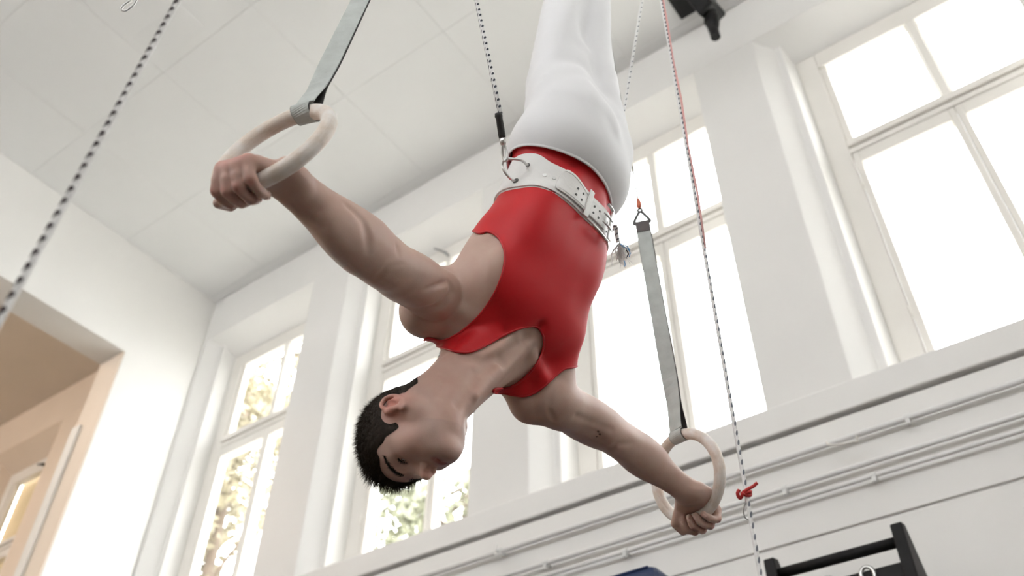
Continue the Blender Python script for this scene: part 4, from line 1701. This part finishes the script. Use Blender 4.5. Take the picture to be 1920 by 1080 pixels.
def gym_ring(s, label, strap_px, end_px, end_depth):
    R = RING[s]
    top = R['c'] + RR * R['top']
    t = thing('gymnastic_ring', R['c'] - RR * R['top'], label, 'ring', 'pair of gymnastic rings')
    th = np.linspace(0, 2 * np.pi, 120, endpoint=False)
    # hoop is built in its own axes so that the grain follows the ring
    m3 = Matrix(((R['side'][0], R['top'][0], R['n'][0]), (R['side'][1], R['top'][1], R['n'][1]), (R['side'][2], R['top'][2], R['n'][2]))).to_4x4()
    m3.translation = Vector(tuple(R['c']))
    hv = MB().tube([(RR * math.sin(q), RR * math.cos(q), 0) for q in th], RT, 24, closed=True)
    ho = obj('hoop', hv.v, hv.f, 'ring_wood', None, True)
    ho.parent = t
    ho.matrix_parent_inverse = t.matrix_basis.inverted()
    ho.matrix_basis = m3
    end = pt(*end_px, end_depth)
    d = unit(end - top)
    # the strap passes round the hoop and its two layers meet above it
    w0 = R['side']
    outn = unit(R['n'] - d * (R['n'] @ d))
    if outn @ CF > 0:
        outn = -outn                                   # faces the lens
    rr = RT + .0028
    path, wd = [], []
    for q in np.linspace(math.radians(60), math.radians(-240), 22):
        path.append(top + rr * (math.cos(q) * outn + math.sin(q) * d))
    fr_, bk_ = path[0], path[-1]
    Lp = np.linalg.norm(end - top)
    facing = unit(np.cross(d, unit(w0 - d * (w0 @ d))))
    wend = unit(np.cross(d, -CF))
    wend = wend if wend @ w0 > 0 else -wend
    tw = lambda k: unit((1 - smooth(np.array(k), .03, .30)) * w0 + smooth(np.array(k), .03, .30) * unit(wend * .92 + w0 * .35))

    def layer(start, off, name, m, half, thick, parent, shift=0.0, kmax=1.0):
        P, W = [], []
        for k in np.concatenate([np.linspace(.0, .12, 10), np.linspace(.14, kmax, 26)]):
            conv = 1 - smooth(np.array(k), 0, .13)
            w = tw(k)
            nn = unit(np.cross(d, w))
            nn = nn if nn @ CF < 0 else -nn
            base_ = top + d * (rr * .87 + k * (Lp - rr * .87))
            P.append(base_ + (start - (top + d * rr * .87)) * conv + nn * off + w * shift)
            W.append(w)
        o = MB().band(P, W, half, thick).build(name, m, parent, smooth=False)
        return o
    loop = MB().band(path, np.tile(w0, (len(path), 1)), SW, .0022)
    lo_ = loop.build('strap_loop', 'strap_web', t)
    MB().band(path, np.tile(w0, (len(path), 1)), SW + .0012, .0012).build('loop_edge', 'strap_edge', lo_)
    so_ = layer(fr_, .0022, 'strap', 'strap_web', SW, .0024, t)
    sb_ = layer(bk_, -.0022, 'strap', 'strap_web', SW, .0024, t, shift=.0)
    layer(bk_, -.0004, 'strap_edge', 'strap_edge', SW + .0016, .0012, sb_, shift=.0006)
    # webbing tail, shackle, swivel eye, tape and wire cable
    e0 = end - d * .012
    w = tw(1.0)
    nn = unit(np.cross(d, w))
    nn = nn if nn @ CF < 0 else -nn
    MB().band([end - d * .036 + nn * .0048, end - d * .002 + nn * .0048, end + d * .006 + nn * .002], np.tile(w, (3, 1)), SW * .99, .0018).build('strap_tail', 'dark_webbing', so_)
    sk = catmull([end - w * .021, end - w * .023 + d * .008, end - w * .006 + d * .040, end + d * .044, end + w * .006 + d * .040, end + w * .023 + d * .008, end + w * .021, end], 5, closed=True)
    MB().tube(sk, .0046, 10, closed=True).build('shackle', 'black_steel', t, smooth=True)
    ey = [end + d * (.050 + .0065 * math.sin(q)) + w * .0065 * math.cos(q) for q in np.linspace(0, 2 * np.pi, 20, endpoint=False)]
    MB().tube(ey, .0034, 8, closed=True).build('swivel_eye', 'black_steel', t, smooth=True)
    cb_ = end + d * .056
    MB().tube([cb_, cb_ + d * .010, cb_ + d * .02, cb_ + d * .032, cb_ + d * .042], [.0044, .0076, .0082, .0068, .0038], 10).build('tape_wrap', 'orange_tape', t, smooth=True)
    ctop = cb_ + d * ((ZCEIL - cb_[2]) / d[2])
    MB().tube([cb_ + d * .03, ctop], .0024, 8).build('wire_cable', 'black_steel', t, smooth=True)
    return t


mat('dark_webbing', (.115, .10, .10), .7, noise=.15, scale=40)
gym_ring(-1, 'wooden gymnastic ring at lower right, held by the right hand on a grey webbing strap', None, (1204, 418), 2.72)
# the same strap length on the near ring
L_R = np.linalg.norm(pt(1204, 418, 2.72) - (RING[-1]['c'] + RR * RING[-1]['top']))
tp = RING[1]['c'] + RR * RING[1]['top']
lo_d, hi_d = 1.6, 4.0
dirn = unit(pt(676, 0, 1.98) - tp)
e_ = tp + dirn * L_R
epx, ed = to_px(e_)
gym_ring(1, 'wooden gymnastic ring at upper left, gripped by the near hand on a grey webbing strap', None, tuple(epx), float(ed))

# ------------------------------------------------------------------ wall and ceiling fittings
# steel loop hanging into the upper left corner
lz = 2.6
t = thing('hook_loop', pt(238, 20, lz), 'grey steel loop hanging from the ceiling at the top left edge', 'hook')
MB().tube(catmull([pt(246, 0, lz), pt(232, 10, lz), pt(228, 18, lz), pt(236, 20, lz), pt(250, 10, lz), pt(258, -4, lz)], 6), .0032, 8).build('wire_loop', 'steel', t, smooth=True)
hk_top = to_ceiling(pt(252, -2, lz), pt(252, -2, lz) + np.array([0, 0, 1.0]))
MB().tube([pt(252, -2, lz), hk_top], .0025, 8).build('hanger_wire', 'steel', t, smooth=True)

# black fitting under the ceiling by the pilaster
fx_, fy_ = -.245, .93
t = thing('ceiling_bracket', U(fx_, fy_, ZC), 'black metal bracket with a downward stub fixed under the ceiling', 'bracket')
MB().box(U(fx_ - .06, fy_ - .03, ZC - .012), U(fx_ + .03, fy_ + .03, ZC - .0008)).build('mounting_plate', 'black_paint', t, bevel=.005)
bm_ = MB()
c0 = [np.array(pt(x, y, z)) for x, y, z in ((1262, -40, 5.75), (1302, -42, 5.65), (1350, 16, 5.55), (1325, 40, 5.55))]
ext = unit(np.cross(c0[1] - c0[0], c0[3] - c0[0])) * .10
bm_.add([p - ext for p in c0] + [p + ext for p in c0], [(0, 1, 2, 3), (7, 6, 5, 4), (0, 4, 5, 1), (1, 5, 6, 2), (2, 6, 7, 3), (3, 7, 4, 0)])
bm_.build('bracket_arm', 'black_paint', t, bevel=.015)
MB().tube([pt(1330, 20, 5.56), pt(1337, 46, 5.48), pt(1338, 56, 5.46), pt(1342, 70, 5.42)], [.040, .040, .031, .029], 14).build('stub', 'black_paint', t, smooth=False)
MB().tube([pt(1334, 36, 5.51), pt(1335.5, 41, 5.50)], .047, 14).build('collar', 'black_paint', t)

# black wooden wall bars with two eye bolts
yb = .900


def wallpt(px, py, y):
    d = pt(px, py, 1.0) - CAM
    return CAM + d * (y * D / d[1])


q0, q1 = wallpt(1440, 1047, yb), wallpt(1678, 980, yb)
t = thing('wall_bars', (q0[0], yb * D, 0), 'black painted wooden wall bars below the heating pipes', 'wall bars')
hz = (q0[2] + q1[2]) / 2
for i, x in enumerate((q0[0], q1[0])):
    u_ = MB()
    w_ = .022
    prof_ = [(yb * D, hz), (yb * D + .05, hz + .012), (.97 * D, hz - .25), (.9965 * D, hz - .34), (.9965 * D, 0), (.94 * D, 0), (.94 * D, hz - .42), (yb * D, hz - .22)]
    n = len(prof_)
    v = [(x - w_, y, z) for y, z in prof_] + [(x + w_, y, z) for y, z in prof_]
    u_.add(v, [list(range(n)), [i_ + n for i_ in range(n)][::-1]] + [[i_, i_ + n, (i_ + 1) % n + n, (i_ + 1) % n] for i_ in range(n)])
    u_.build('upright', 'black_paint', t, bevel=.006)
MB().tube([(q0[0], yb * D + .035, hz - .055), (q1[0], yb * D + .035, hz - .055)], .021, 14).build('bar', 'black_paint', t, smooth=True)
MB().box((q0[0] + w_, (yb + .008) * D, hz - .205), (q1[0] - w_, (yb + .008) * D + .03, hz - .130)).build('crossbeam', 'black_paint', t, bevel=.006)
for k in range(1, 11):
    z = hz - .30 - k * .17
    if z > .1:
        MB().tube([(q0[0], .955 * D, z), (q1[0], .955 * D, z)], .018, 12).build('bar', 'black_paint', t, smooth=True)
for px in (1546, 1622):
    xx = wallpt(px, 1056, yb + .008)[0]
    eb = [(xx + .024 * math.cos(q), (yb + .008) * D - .006, hz - .150 + .030 * math.sin(q)) for q in np.linspace(0, 2 * np.pi, 20, endpoint=False)]
    MB().tube(eb, .007, 8, closed=True).build('eye_bolt', 'steel', t, smooth=True)

# blue mat standing upright
ym = .80
mc = wallpt(1226, 1053, ym)
t = thing('crash_mat', (mc[0] - .9, mc[1] + .15, 0), 'dark blue vinyl crash mat standing upright at the bottom edge', 'mat')
MB().box((mc[0] - 1.9, mc[1], .005), (mc[0], mc[1] + .32, mc[2])).build('mat_cover', 'blue_vinyl', t, bevel=.03)
MB().tube([(mc[0] - .03, mc[1] + .007, mc[2] - .010), (mc[0] - 1.87, mc[1] + .007, mc[2] - .010)], .006, 8).build('piping', 'blue_vinyl', t, smooth=True)
